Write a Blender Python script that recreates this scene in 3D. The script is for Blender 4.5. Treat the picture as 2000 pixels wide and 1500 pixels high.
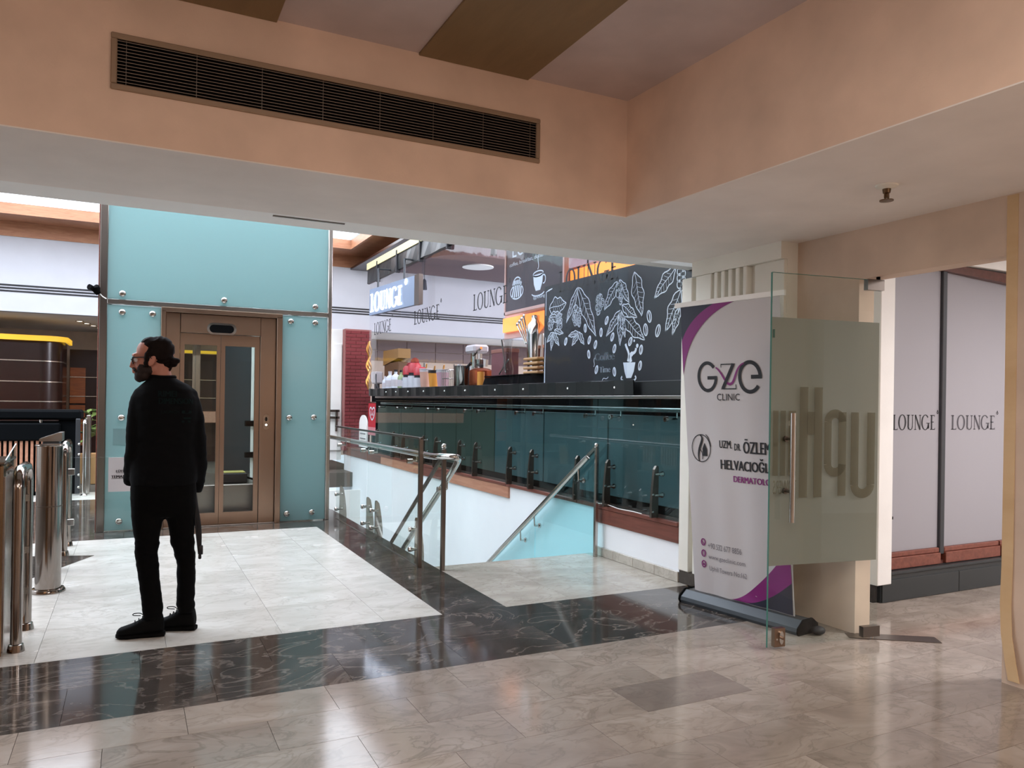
import bpy, bmesh, math, random
from math import sin, cos, pi, radians as R, sqrt, hypot, atan2
from mathutils import Vector, Matrix, noise
from mathutils.bvhtree import BVHTree

S = bpy.context.scene
COL = S.collection
for o in list(bpy.data.objects):
    bpy.data.objects.remove(o)
random.seed(7)

# ------------------------------------------------------------------ camera, world, exposure, large lights
yaw, pitch, roll = 0.464573, 0.0010, 0.014521
FW = Vector((sin(yaw) * cos(pitch), cos(yaw) * cos(pitch), sin(pitch)))
RT0 = Vector((cos(yaw), -sin(yaw), 0)); UP0 = RT0.cross(FW)
RT = cos(roll) * RT0 + sin(roll) * UP0
UP = cos(roll) * UP0 - sin(roll) * RT0
cam = bpy.data.cameras.new('camera'); camo = bpy.data.objects.new('camera', cam); COL.objects.link(camo)
camo.matrix_world = Matrix(((RT.x, UP.x, -FW.x, 0), (RT.y, UP.y, -FW.y, 0), (RT.z, UP.z, -FW.z, 1.45), (0, 0, 0, 1)))
cam.sensor_width = 36; cam.lens = 1484.464 / 2000 * 36; cam.shift_y = 34.78 / 2000
cam.clip_start = 0.05; cam.clip_end = 200
S.camera = camo
S.view_settings.view_transform = 'Standard'; S.view_settings.look = 'None'
S.view_settings.gamma = 1; S.view_settings.use_curve_mapping = False
S.view_settings.exposure = 0.2
S.cycles.use_denoising = True
S.cycles.max_bounces = 10; S.cycles.transparent_max_bounces = 16; S.cycles.diffuse_bounces = 5
S.cycles.sample_clamp_indirect = 6
W = bpy.data.worlds.new('world'); S.world = W; W.use_nodes = True
W.node_tree.nodes['Background'].inputs[0].default_value = (0.75, 0.87, 1, 1)
W.node_tree.nodes['Background'].inputs[1].default_value = 1.0

def area(name, loc, size, energy, col, target=(0, 0, -1), sy=None):
    l = bpy.data.lights.new(name, 'AREA'); l.energy = energy; l.color = col
    l.shape = 'RECTANGLE' if sy else 'SQUARE'; l.size = size
    if sy: l.size_y = sy
    o = bpy.data.objects.new(name, l); COL.objects.link(o); o.location = loc
    o.rotation_euler = Vector(target).to_track_quat('-Z', 'Y').to_euler()
    return o
SKY_E = 4.2                                            # brightness of the luminous skylight panes
LOBBY = 2.7
area('lobby_lamp', (0.9, 0.2, 3.27), 1.2, 20 * LOBBY, (1, .89, .80), sy=1.2)
area('lobby_lamp', (-1.6, -1.8, 3.27), 1.2, 20 * LOBBY, (1, .89, .80), sy=1.2)
area('lobby_lamp', (3.4, -1.6, 2.57), 0.8, 16 * LOBBY, (1, .87, .77), sy=.8)
def point_fill(name, loc, r, energy, col):
    l = bpy.data.lights.new(name, 'POINT'); l.energy = energy; l.color = col; l.shadow_soft_size = r
    o = bpy.data.objects.new(name, l); COL.objects.link(o); o.location = loc; return o
point_fill('lobby_fill', (.6, -.6, 2.85), .22, 29, (1, .89, .80))  # unseen point fills, added to brighten ceiling and walls
point_fill('lobby_fill', (-1.8, .8, 2.85), .22, 18, (1, .89, .80))
point_fill('lobby_fill', (3.5, -.2, 2.30), .18, 15, (1, .88, .78))
area('corridor_lamp', (6.6, 1.6, 2.74), 1.6, 150, (1, .95, .96), sy=.6)
area('cafe_fill', (6.6, 9.0, 4.5), 2.5, 220, (.97, .92, 1), sy=3)
area('cafe_fill', (9.6, 10.0, 3.5), 1.6, 260, (.92, .93, 1), target=(-.45, .9, -.05), sy=1.2)  # added fill, kept out of view and aimed to brighten the back fascia
area('recess_lamp', (-3.5, 16.8, 2.9), 3, 9, (1, .9, .8), sy=1)

# ------------------------------------------------------------------ helpers
ORG = {}
def lin(c):
    return tuple(((v / 255) / 12.92 if v / 255 <= .04045 else ((v / 255 + .055) / 1.055) ** 2.4) for v in c)
def L4(c): return (*lin(c), 1)

class MB:
    def __init__(s): s.v = []; s.f = []
    def add(s, v, f):
        n = len(s.v); s.v += [tuple(p) for p in v]; s.f += [tuple(i + n for i in q) for q in f]; return s
    def box(s, x0, x1, y0, y1, z0, z1):
        return s.add([(x, y, z) for z in (z0, z1) for y in (y0, y1) for x in (x0, x1)],
                     [(0, 2, 3, 1), (4, 5, 7, 6), (0, 1, 5, 4), (2, 6, 7, 3), (0, 4, 6, 2), (1, 3, 7, 5)])
    def bbox(s, x0, x1, y0, y1, z0, z1, b=.004):
        """box with chamfered edges"""
        bm = bmesh.new(); bmesh.ops.create_cube(bm, size=1)
        for v in bm.verts:
            v.co = Vector(((x0 + x1) / 2 + v.co.x * (x1 - x0), (y0 + y1) / 2 + v.co.y * (y1 - y0), (z0 + z1) / 2 + v.co.z * (z1 - z0)))
        b = min(b, .45 * min(x1 - x0, y1 - y0, z1 - z0))
        bmesh.ops.bevel(bm, geom=bm.edges[:], offset=b, segments=1, affect='EDGES')
        bm.verts.index_update()
        s.add([v.co[:] for v in bm.verts], [[v.index for v in f.verts] for f in bm.faces]); bm.free(); return s
    def rings(s, rs, cap=True, closed=False):
        n = len(rs[0]); v = [p for r in rs for p in r]; f = []
        m = len(rs)
        for i in range(m if closed else m - 1):
            for j in range(n):
                a, b = i * n + j, i * n + (j + 1) % n
                c, d = ((i + 1) % m) * n + (j + 1) % n, ((i + 1) % m) * n + j
                f.append((a, b, c, d))
        if cap and not closed: f += [tuple(range(n))[::-1], tuple(range((m - 1) * n, m * n))]
        return s.add(v, f)
    def tube(s, path, r, n=10, cap=True):
        P = [Vector(p) for p in path]; rr = r if isinstance(r, (list, tuple)) else [r] * len(P)
        rs = []; side = None
        for i, p in enumerate(P):
            t = (P[min(i + 1, len(P) - 1)] - P[max(i - 1, 0)]).normalized()
            if side is None:
                side = t.orthogonal().normalized()
            side = (side - t * side.dot(t))
            side = side.normalized() if side.length > 1e-6 else t.orthogonal().normalized()
            up = t.cross(side)
            rs.append([p + (cos(2 * pi * k / n) * side + sin(2 * pi * k / n) * up) * rr[i] for k in range(n)])
        return s.rings(rs, cap)
    def cyl(s, p0, p1, r0, r1=None, n=16): return s.tube([p0, p1], [r0, r0 if r1 is None else r1], n)
    def lathe(s, prof, c=(0, 0, 0), n=20, sx=1, sy=1):
        return s.rings([[(c[0] + r * sx * cos(2 * pi * k / n), c[1] + r * sy * sin(2 * pi * k / n), c[2] + z) for k in range(n)] for r, z in prof])
    def ell(s, c, r, n=14, m=9, rot=None):
        M = rot or Matrix.Identity(3); rs = []
        for i in range(m + 1):
            t = -pi / 2 + pi * i / m; q = max(cos(t), .02)
            rs.append([Vector(c) + M @ Vector((r[0] * q * cos(2 * pi * k / n), r[1] * q * sin(2 * pi * k / n), r[2] * sin(t))) for k in range(n)])
        return s.rings(rs)
    def prism(s, poly, d):
        """extrude polygon (3D points) by vector d"""
        n = len(poly); D = Vector(d); P = [Vector(p) for p in poly]
        return s.add([*P, *[p + D for p in P]], [tuple(range(n))[::-1], tuple(range(n, 2 * n))] + [(i, (i + 1) % n, n + (i + 1) % n, n + i) for i in range(n)])
    def build(s, name, mat, parent=None, smooth=None, kind=None, sub=0, fix=True):
        off = ORG.get(parent, Vector((0, 0, 0))) if parent else Vector((0, 0, 0))
        me = bpy.data.meshes.new(name)
        me.from_pydata([Vector(p) - off for p in s.v], [], s.f)
        if fix:
            bm = bmesh.new(); bm.from_mesh(me)
            bmesh.ops.recalc_face_normals(bm, faces=bm.faces[:]); bm.to_mesh(me); bm.free()
        me.materials.append(mat)
        if smooth is not None:
            me.shade_smooth(); me.set_sharp_from_angle(angle=R(smooth))
        o = bpy.data.objects.new(name, me); COL.objects.link(o)
        if parent: o.parent = parent
        ORG[o] = off
        if kind: o['kind'] = kind
        if sub:
            m = o.modifiers.new('s', 'SUBSURF'); m.levels = m.render_levels = sub
        return o

def thing(name, label, cat, loc=(0, 0, 0), group=None):
    o = bpy.data.objects.new(name, None); COL.objects.link(o); o.location = loc; o.empty_display_size = .1
    o['label'] = label; o['category'] = cat
    if group: o['group'] = group
    ORG[o] = Vector(loc); return o
def tag(o, label, cat, group=None):
    o['label'] = label; o['category'] = cat
    if group: o['group'] = group
    return o
def struct(o): o['kind'] = 'structure'; return o
def lab(o, l): o['label'] = l; return o
def dup(root, loc, label=None, rz=None):
    r = root.copy(); COL.objects.link(r); r.location = loc; ORG[r] = Vector(loc)
    if rz is not None: r.rotation_euler.z = rz
    if label: r['label'] = label
    for ch in list(root.children):
        c = ch.copy(); COL.objects.link(c); c.parent = r
        for g in ch.children:
            d = g.copy(); COL.objects.link(d); d.parent = c
    return r

def remesh(mb, vox, smooth_it=4):
    """fuse overlapping closed pieces into one continuous skin -> MB"""
    me = bpy.data.meshes.new('tmp'); me.from_pydata(mb.v, [], mb.f)
    bm = bmesh.new(); bm.from_mesh(me); bmesh.ops.recalc_face_normals(bm, faces=bm.faces[:]); bm.to_mesh(me); bm.free()
    o = bpy.data.objects.new('tmp', me); COL.objects.link(o)
    m = o.modifiers.new('r', 'REMESH'); m.mode = 'VOXEL'; m.voxel_size = vox
    k = o.modifiers.new('s', 'SMOOTH'); k.factor = .5; k.iterations = smooth_it
    dg = bpy.context.evaluated_depsgraph_get(); dg.update()
    e = o.evaluated_get(dg).to_mesh()
    r = MB(); r.v = [v.co[:] for v in e.vertices]; r.f = [tuple(p.vertices) for p in e.polygons]
    o.evaluated_get(dg).to_mesh_clear(); bpy.data.objects.remove(o); bpy.data.meshes.remove(me)
    return r

# flat print: everything drawn in a (u,v) frame and mapped to 3D
def text2d(body, res=3):
    c = bpy.data.curves.new('t', 'FONT'); c.body = body; c.resolution_u = res
    o = bpy.data.objects.new('t', c); COL.objects.link(o)
    dg = bpy.context.evaluated_depsgraph_get(); dg.update()
    me = o.evaluated_get(dg).to_mesh()
    v = [(p.co.x, p.co.y) for p in me.vertices]; f = [tuple(p.vertices) for p in me.polygons]
    o.evaluated_get(dg).to_mesh_clear(); bpy.data.objects.remove(o); bpy.data.curves.remove(c)
    return v, f
class Flat:
    """collects flat shapes in u,v then maps them on a plane"""
    def __init__(s): s.v = []; s.f = []
    def poly(s, pts): n = len(s.v); s.v += pts; s.f.append(tuple(range(n, n + len(pts)))); return s
    def text(s, body, u0, v0, u1, v1, flip=False, bold=0):
        v, f = text2d(body); xs = [p[0] for p in v]; ys = [p[1] for p in v]
        a, b, c, d = min(xs), max(xs), min(ys), max(ys)
        n = len(s.v)
        q = [((u0 + (p[0] - a) / (b - a) * (u1 - u0)), v0 + (p[1] - c) / (d - c) * (v1 - v0)) for p in v]
        if flip: q = [(u0 + u1 - p[0], p[1]) for p in q]
        s.v += q; s.f += [tuple(i + n for i in g) for g in f]
        if bold:
            for du, dv in ((bold, 0), (-bold, 0)):
                n = len(s.v); s.v += [(p[0] + du, p[1] + dv) for p in q]; s.f += [tuple(i + n for i in g) for g in f]
        return s
    def rib(s, path, w, closed=False):
        P = list(path); m = len(P); ws = w if isinstance(w, (list, tuple)) else [w] * m
        n = len(s.v)
        for i in range(m):
            a = P[i - 1] if (i or closed) else P[i]; b = P[(i + 1) % m] if (i < m - 1 or closed) else P[i]
            tx, ty = b[0] - a[0], b[1] - a[1]; l = hypot(tx, ty) or 1
            nx, ny = -ty / l * ws[i] / 2, tx / l * ws[i] / 2
            s.v += [(P[i][0] + nx, P[i][1] + ny), (P[i][0] - nx, P[i][1] - ny)]
        for i in range(m if closed else m - 1):
            j = (i + 1) % m
            s.f.append((n + 2 * i, n + 2 * i + 1, n + 2 * j + 1, n + 2 * j))
        return s
    def ring(s, cu, cv, ru, rv, w, a0=0, a1=360, n=28):
        full = abs(a1 - a0) >= 360
        P = [(cu + ru * cos(R(a0 + (a1 - a0) * i / n)), cv + rv * sin(R(a0 + (a1 - a0) * i / n))) for i in range(n if full else n + 1)]
        return s.rib(P, w, full)
    def disc(s, cu, cv, ru, rv=None, n=20):
        rv = rv or ru
        return s.poly([(cu + ru * cos(2 * pi * i / n), cv + rv * sin(2 * pi * i / n)) for i in range(n)])
    def rect(s, u0, v0, u1, v1): return s.poly([(u0, v0), (u1, v0), (u1, v1), (u0, v1)])
    def mb(s, o, u, v, fn=None):
        o, u, v = Vector(o), Vector(u), Vector(v); r = MB()
        r.v = [tuple(fn(p) if fn else o + u * p[0] + v * p[1]) for p in s.v]; r.f = list(s.f); return r
def bez(p0, p1, p2, p3, n=14):
    return [tuple((1 - t) ** 3 * a + 3 * (1 - t) ** 2 * t * b + 3 * (1 - t) * t * t * c + t ** 3 * d for a, b, c, d in zip(p0, p1, p2, p3)) for t in [i / n for i in range(n + 1)]]
def smooth_path(pts, n=6):
    """Catmull-Rom through 3D or 2D points"""
    P = [pts[0]] + list(pts) + [pts[-1]]; out = []
    for i in range(1, len(P) - 2):
        for k in range(n):
            t = k / n
            out.append(tuple(.5 * (2 * b + (c - a) * t + (2 * a - 5 * b + 4 * c - d) * t * t + (3 * b - a - 3 * c + d) * t ** 3) for a, b, c, d in zip(P[i - 1], P[i], P[i + 1], P[i + 2])))
    return out + [tuple(pts[-1])]
def lounge(F, u0, v0, u1, v1, k=1.0, mark=True):
    """the word LOUNGE in thin high-contrast serif capitals"""
    W_, H_ = (u1 - u0), (v1 - v0)
    X = lambda a: u0 + a * W_
    Y = lambda a: v0 + a * H_
    T, t = .028 * W_ * k, .010 * W_ * k
    F.rect(X(.02), Y(0), X(.02) + T, Y(1)); F.rect(X(0), Y(0), X(.11), Y(0) + t); F.rect(X(.105), Y(0), X(.115), Y(.12)); F.rect(X(0), Y(1) - t, X(.06), Y(1))
    def oval(cx, rx, a0=0, a1=360):
        n = 30; full = a1 - a0 >= 360
        P = []; w = []
        for i in range(n if full else n + 1):
            a = R(a0 + (a1 - a0) * i / n); P.append((X(cx) + rx * W_ * cos(a), Y(.5) + H_ * .5 * sin(a))); w.append(t + (T - t) * abs(cos(a)) ** 1.5)
        F.rib(P, w, full)
    oval(.22, .075)
    F.rect(X(.345), Y(.25), X(.345) + T, Y(1)); F.rect(X(.455), Y(.25), X(.455) + t, Y(1)); F.rect(X(.325), Y(1) - t, X(.395), Y(1)); F.rect(X(.435), Y(1) - t, X(.485), Y(1))
    F.rib([(X(.358) + (X(.102) - X(0)) * .5 * (1 - cos(R(a))), Y(.26) - .25 * H_ * sin(R(a))) for a in range(0, 181, 15)], [T if a < 60 else t * 1.3 for a in range(0, 181, 15)])
    F.rect(X(.52), Y(0), X(.52) + t, Y(1)); F.rect(X(.635), Y(0), X(.635) + t, Y(1)); F.rib([(X(.525), Y(1)), (X(.64), Y(0))], T); F.rect(X(.50), Y(0), X(.55), Y(0) + t); F.rect(X(.615), Y(1) - t, X(.665), Y(1))
    oval(.765, .08, 40, 335)
    F.rect(X(.825), Y(.08), X(.825) + T, Y(.42)); F.rect(X(.79), Y(.42), X(.87), Y(.42) + t)
    F.rect(X(.90), Y(0), X(.90) + T, Y(1)); F.rect(X(.88), Y(0), X(1), Y(0) + t); F.rect(X(.88), Y(1) - t, X(.99), Y(1)); F.rect(X(.90), Y(.5), X(.97), Y(.5) + t)
    F.rect(X(.99), Y(0), X(1), Y(.13)); F.rect(X(.98), Y(.87), X(.99), Y(1))
    if mark:
        F.ring(X(1.06), Y(1.17), .016 * W_, .07 * H_, .014 * W_); F.disc(X(1.06), Y(1.30), .012 * W_, .05 * H_)
    return F

# ------------------------------------------------------------------ materials
def M(name, col, rough=.6, metal=0, spec=.5, emit=0, alpha=None):
    m = bpy.data.materials.new(name); m.use_nodes = True; b = m.node_tree.nodes['Principled BSDF']
    b.inputs['Base Color'].default_value = L4(col); b.inputs['Roughness'].default_value = rough
    b.inputs['Metallic'].default_value = metal; b.inputs['Specular IOR Level'].default_value = spec
    if emit:
        b.inputs['Emission Color'].default_value = L4(col); b.inputs['Emission Strength'].default_value = emit
    return m
def nodes(m): return m.node_tree.nodes, m.node_tree.links, m.node_tree.nodes['Principled BSDF']
def N(nd, t, **k):
    n = nd.new(t)
    for a, b in k.items():
        if a.startswith('_'): setattr(n, a[1:], b)
        else: n.inputs[a.replace('_', ' ')].default_value = b
    return n
def ramp(nd, stops):
    r = nd.new('ShaderNodeValToRGB'); e = r.color_ramp.elements
    while len(e) < len(stops): e.new(.5)
    for i, (p, c) in enumerate(stops): e[i].position = p; e[i].color = L4(c)
    return r
def coords(nd, lk, scale, rand=0):
    g = nd.new('ShaderNodeNewGeometry'); mp = nd.new('ShaderNodeMapping'); mp.inputs['Scale'].default_value = scale
    lk.new(g.outputs['Position'], mp.inputs['Vector'])
    if rand:
        oi = nd.new('ShaderNodeObjectInfo'); mu = nd.new('ShaderNodeMath'); mu.operation = 'MULTIPLY'; mu.inputs[1].default_value = rand
        lk.new(oi.outputs['Random'], mu.inputs[0]); cx = nd.new('ShaderNodeCombineXYZ')
        for i in range(3): lk.new(mu.outputs[0], cx.inputs[i])
        lk.new(cx.outputs[0], mp.inputs['Location'])
    return mp
def marble(name, stops, vein, veinamt, scale, rough, spec=.5, rand=6, vscale=2.5, vwidth=.035, shade=.10):
    m = M(name, stops[0][1], rough, spec=spec); nd, lk, b = nodes(m)
    mp = coords(nd, lk, (scale, scale * 1.6, scale), rand)
    n1 = N(nd, 'ShaderNodeTexNoise', Scale=1.6, Detail=8, Roughness=.6, Distortion=.9); lk.new(mp.outputs[0], n1.inputs['Vector'])
    r1 = ramp(nd, stops); lk.new(n1.outputs[0], r1.inputs[0])
    n2 = N(nd, 'ShaderNodeTexNoise', Scale=vscale, Detail=5, Roughness=.55, Distortion=1.6); lk.new(mp.outputs[0], n2.inputs['Vector'])
    a = nd.new('ShaderNodeMath'); a.operation = 'SUBTRACT'; a.inputs[1].default_value = .5; lk.new(n2.outputs[0], a.inputs[0])
    c = nd.new('ShaderNodeMath'); c.operation = 'ABSOLUTE'; lk.new(a.outputs[0], c.inputs[0])
    mr = N(nd, 'ShaderNodeMapRange'); mr.inputs[1].default_value = 0; mr.inputs[2].default_value = vwidth; mr.inputs[3].default_value = veinamt; mr.inputs[4].default_value = 0
    lk.new(c.outputs[0], mr.inputs[0])
    n3 = N(nd, 'ShaderNodeTexNoise', Scale=1.1, Detail=2); lk.new(mp.outputs[0], n3.inputs['Vector'])
    mm = nd.new('ShaderNodeMath'); mm.operation = 'MULTIPLY'; lk.new(mr.outputs[0], mm.inputs[0]); lk.new(n3.outputs[0], mm.inputs[1])
    mx = nd.new('ShaderNodeMixRGB'); mx.inputs[2].default_value = L4(vein); lk.new(mm.outputs[0], mx.inputs[0]); lk.new(r1.outputs[0], mx.inputs[1])
    oi = nd.new('ShaderNodeObjectInfo'); ms = N(nd, 'ShaderNodeMapRange'); ms.inputs[3].default_value = 1 - shade; ms.inputs[4].default_value = 1 + shade
    lk.new(oi.outputs['Random'], ms.inputs[0])
    hv = nd.new('ShaderNodeHueSaturation'); lk.new(mx.outputs[0], hv.inputs['Color']); lk.new(ms.outputs[0], hv.inputs['Value'])
    lk.new(hv.outputs[0], b.inputs['Base Color'])
    n4 = N(nd, 'ShaderNodeTexNoise', Scale=2.2, Detail=3); lk.new(mp.outputs[0], n4.inputs['Vector'])
    rr = N(nd, 'ShaderNodeMapRange'); rr.inputs[3].default_value = rough * .8; rr.inputs[4].default_value = rough * 1.3
    lk.new(n4.outputs[0], rr.inputs[0]); lk.new(rr.outputs[0], b.inputs['Roughness'])
    return m
def wood(name, c1, c2, rough=.45, scale=(1.5, 1.5, 14), rand=5):
    m = M(name, c1, rough); nd, lk, b = nodes(m); mp = coords(nd, lk, scale, rand)
    n1 = N(nd, 'ShaderNodeTexNoise', Scale=2.0, Detail=6, Roughness=.6, Distortion=.6); lk.new(mp.outputs[0], n1.inputs['Vector'])
    r1 = ramp(nd, [(.3, c1), (.7, c2)]); lk.new(n1.outputs[0], r1.inputs[0]); lk.new(r1.outputs[0], b.inputs['Base Color'])
    return m
def plaster(name, c, amt=.04, rough=.85, scale=3):
    m = M(name, c, rough, spec=.25); nd, lk, b = nodes(m); mp = coords(nd, lk, (1, 1, 1))
    n1 = N(nd, 'ShaderNodeTexNoise', Scale=scale, Detail=5); lk.new(mp.outputs[0], n1.inputs['Vector'])
    lo = tuple(v * (1 - amt) for v in c); hi = tuple(min(255, v * (1 + amt)) for v in c)
    r1 = ramp(nd, [(.3, lo), (.7, hi)]); lk.new(n1.outputs[0], r1.inputs[0]); lk.new(r1.outputs[0], b.inputs['Base Color'])
    n2 = N(nd, 'ShaderNodeTexNoise', Scale=120); lk.new(mp.outputs[0], n2.inputs['Vector'])
    bp = N(nd, 'ShaderNodeBump', Strength=.05, Distance=.01); lk.new(n2.outputs[0], bp.inputs['Height']); lk.new(bp.outputs[0], b.inputs['Normal'])
    return m
def steel(name, c, rough=.3, aniso=(1, 1, 60)):
    m = M(name, c, rough, 1); nd, lk, b = nodes(m); mp = coords(nd, lk, aniso)
    n1 = N(nd, 'ShaderNodeTexNoise', Scale=6, Detail=3); lk.new(mp.outputs[0], n1.inputs['Vector'])
    rr = N(nd, 'ShaderNodeMapRange'); rr.inputs[3].default_value = rough * .8; rr.inputs[4].default_value = rough * 1.25
    lk.new(n1.outputs[0], rr.inputs[0]); lk.new(rr.outputs[0], b.inputs['Roughness'])
    return m
def glass(name, tint=(1, 1, 1), rough=0, ior=1.45, refl=1.0, bump=0):
    """pane: tinted see-through plus a Fresnel mirror"""
    m = bpy.data.materials.new(name); m.use_nodes = True; nd, lk = m.node_tree.nodes, m.node_tree.links
    nd.remove(nd['Principled BSDF']); out = nd['Material Output']
    t = nd.new('ShaderNodeBsdfTransparent'); t.inputs[0].default_value = (*tint, 1)
    g = nd.new('ShaderNodeBsdfGlossy'); g.inputs['Roughness'].default_value = rough; g.inputs['Color'].default_value = (refl, refl, refl, 1)
    f = nd.new('ShaderNodeFresnel'); f.inputs[0].default_value = ior
    ge = nd.new('ShaderNodeNewGeometry'); iv = nd.new('ShaderNodeMath'); iv.operation = 'SUBTRACT'; iv.inputs[0].default_value = 1; lk.new(ge.outputs['Backfacing'], iv.inputs[1])
    fm = nd.new('ShaderNodeMath'); fm.operation = 'MULTIPLY'; lk.new(f.outputs[0], fm.inputs[0]); lk.new(iv.outputs[0], fm.inputs[1])
    x = nd.new('ShaderNodeMixShader'); lk.new(fm.outputs[0], x.inputs[0]); lk.new(t.outputs[0], x.inputs[1]); lk.new(g.outputs[0], x.inputs[2])
    lk.new(x.outputs[0], out.inputs[0])
    if bump:
        mp = coords(nd, lk, (1, 1, .6)); n1 = N(nd, 'ShaderNodeTexNoise', Scale=5, Detail=2); lk.new(mp.outputs[0], n1.inputs['Vector'])
        bp = N(nd, 'ShaderNodeBump', Strength=bump, Distance=.03); lk.new(n1.outputs[0], bp.inputs['Height']); lk.new(bp.outputs[0], g.inputs['Normal']); 
    return m
def frosted(name, tint, dif, fac, rough=.3, tr=.45):
    """acid-etched film: part see-through, part scattering"""
    m = bpy.data.materials.new(name); m.use_nodes = True; nd, lk = m.node_tree.nodes, m.node_tree.links
    b = nd['Principled BSDF']; out = nd['Material Output']
    b.inputs['Base Color'].default_value = L4(dif); b.inputs['Roughness'].default_value = rough
    tl = nd.new('ShaderNodeBsdfTranslucent'); tl.inputs[0].default_value = L4(dif)
    a = nd.new('ShaderNodeMixShader'); a.inputs[0].default_value = tr; lk.new(b.outputs[0], a.inputs[1]); lk.new(tl.outputs[0], a.inputs[2])
    t = nd.new('ShaderNodeBsdfTransparent'); t.inputs[0].default_value = (*tint, 1)
    x = nd.new('ShaderNodeMixShader'); x.inputs[0].default_value = fac; lk.new(t.outputs[0], x.inputs[1]); lk.new(a.outputs[0], x.inputs[2])
    lk.new(x.outputs[0], out.inputs[0]); return m

m_beige = marble('beige_marble', [(.3, (138, 126, 116)), (.55, (158, 147, 137)), (.75, (174, 164, 155))], (112, 100, 90), .75, 1.3, .11, rand=20, shade=.09)
m_tilegrey = marble('grey_brown_marble', [(.3, (122, 110, 102)), (.6, (140, 128, 120)), (.75, (156, 146, 138))], (108, 98, 90), .6, 1.3, .13, rand=20, shade=.02)
m_light = marble('light_marble', [(.3, (196, 192, 184)), (.55, (214, 211, 205)), (.75, (226, 224, 219))], (160, 152, 142), .55, 1.1, .24, rand=20, shade=.03)
m_landing = marble('landing_marble', [(.3, (172, 166, 156)), (.55, (194, 188, 178)), (.75, (208, 202, 194))], (150, 140, 128), .7, 1.5, .16, rand=20, shade=.03)
m_dark = marble('dark_brown_marble', [(.3, (54, 49, 46)), (.52, (70, 64, 60)), (.75, (102, 93, 87))], (164, 154, 146), .62, 1.0, .08, rand=9, vscale=1.7, vwidth=.028, shade=.08)
m_grout = M('grout', (92, 84, 76), .8)
m_fascia = plaster('peach_plaster', (228, 200, 180))
m_ceil = plaster('mauve_white_plaster', (200, 184, 180))
m_soffit = plaster('soffit_white', (238, 230, 224), .02)
m_white = plaster('white_paint', (232, 231, 228), .015)
m_strip = plaster('strip_white', (250, 249, 247), .006)
m_wallr = plaster('beige_wall_paint', (214, 192, 174))
m_pier = plaster('ivory_panel', (240, 236, 226), .015)
m_wpanel = wood('brown_ceiling_board', (126, 102, 70), (138, 112, 78), .6, (8, 1.5, 8))
m_wood = wood('red_brown_wood', (100, 54, 44), (130, 76, 62), .4, (14, 1.2, 14))
m_wood2 = wood('light_wood', (176, 120, 96), (198, 146, 120), .45, (14, 1.2, 14))
m_oak = wood('coffer_wood', (168, 112, 82), (192, 138, 104), .5, (2, 2, 14))
m_walnut = wood('dark_walnut', (38, 16, 10), (46, 21, 14), .25, (2, 2, 6))
m_walnut2 = wood('orange_walnut', (120, 58, 18), (150, 78, 26), .35, (2, 2, 12))
m_brick = M('brick_red', (116, 40, 44), .8)
m_mortar = M('mortar', (150, 96, 92), .9)
m_steel = steel('brushed_steel', (190, 186, 182), .22)
m_steelw = steel('door_steel', (146, 124, 108), .30, (3, 3, 1))
m_steeld = steel('dark_steel', (120, 112, 106), .3)
m_ts = M('turnstile_steel', (150, 142, 136), .12, 1)
m_chrome = M('polished_steel', (205, 203, 200), .10, 1)
m_vent = M('vent_frame_paint', (150, 126, 104), .55)
m_slat = M('vent_slat_paint', (150, 132, 118), .5)
m_black = M('matt_black', (6, 6, 7), .9, spec=.1)
m_blk = M('black_laminate', (6, 8, 11), .8, spec=.08)
m_blkm = M('black_vinyl', (20, 24, 26), .4)
m_eglass = frosted('teal_glass', (.7, .9, .9), (172, 199, 200), .96, .16, .66)
m_clear = glass('clear_glass', (.955, .985, .975))
m_shaft = glass('shaft_glass', (.84, .90, .88))
m_cyan = glass('cyan_glass', (.84, .985, 1))
m_bal = glass('green_tint_glass', (.69, .81, .83), ior=1.5)
m_gedge = M('glass_edge', (70, 120, 108), .2)
m_film = glass('clear_vinyl', (.96, .96, .98), .05, 1.22, bump=.08)
m_frost = frosted('door_film', (.62, .62, .58), (172, 168, 158), .74, .4)
m_olive = frosted('door_lettering', (.74, .72, .62), (128, 122, 104), .5, .5)
m_print = M('black_print', (22, 20, 26), .6)
m_grey = M('grey_print', (120, 116, 122), .6)
m_bpaper = M('banner_vinyl', (200, 195, 196), .6)
m_fascw = plaster('lilac_white_paint', (198, 198, 205), .012)
m_stairw = plaster('stair_white_paint', (246, 249, 254), .006)
m_woodd = wood('dark_red_wood', (78, 46, 40), (102, 62, 54), .4, (14, 1.2, 14))
m_purple = M('purple_print', (128, 28, 112), .55)
m_navy = M('navy_print', (36, 38, 56), .55)
m_paper = M('white_banner', (200, 194, 196), .6)
m_sign = M('sign_glow', (238, 244, 255), .5, emit=3.5)
m_signbox = M('sign_box', (122, 134, 158), .5)
m_chalk = M('chalk_white', (214, 226, 236), .9)
m_board = M('black_board', (26, 28, 34), .45)
m_panelg = frosted('grey_frosted_panel', (.7, .7, .7), (196, 194, 200), .97, .35)
m_kerb = M('black_kerb_stone', (44, 48, 50), .3)
m_alu = M('grey_aluminium', (74, 76, 80), .4, .6)
m_guard = wood('corner_strip_vinyl', (206, 172, 128), (220, 190, 148), .5, (1, 1, 2))
m_orange = M('orange_reflection_glow', (255, 150, 70), .5, emit=1.3)
m_yellow = M('cove_glow', (255, 200, 60), .5, emit=.55)
m_lamp = M('lamp_glow', (255, 240, 220), .5, emit=8)
m_linew = M('steel_inlay', (220, 205, 190), .25, .8)
m_skyl = M('skylight_pane', (236, 244, 255), .5, emit=SKY_E)
m_cloth = M('black_sweatshirt', (9, 10, 13), .95, spec=.15)
m_jean = M('black_trousers', (7, 7, 8), .95, spec=.12)
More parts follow.
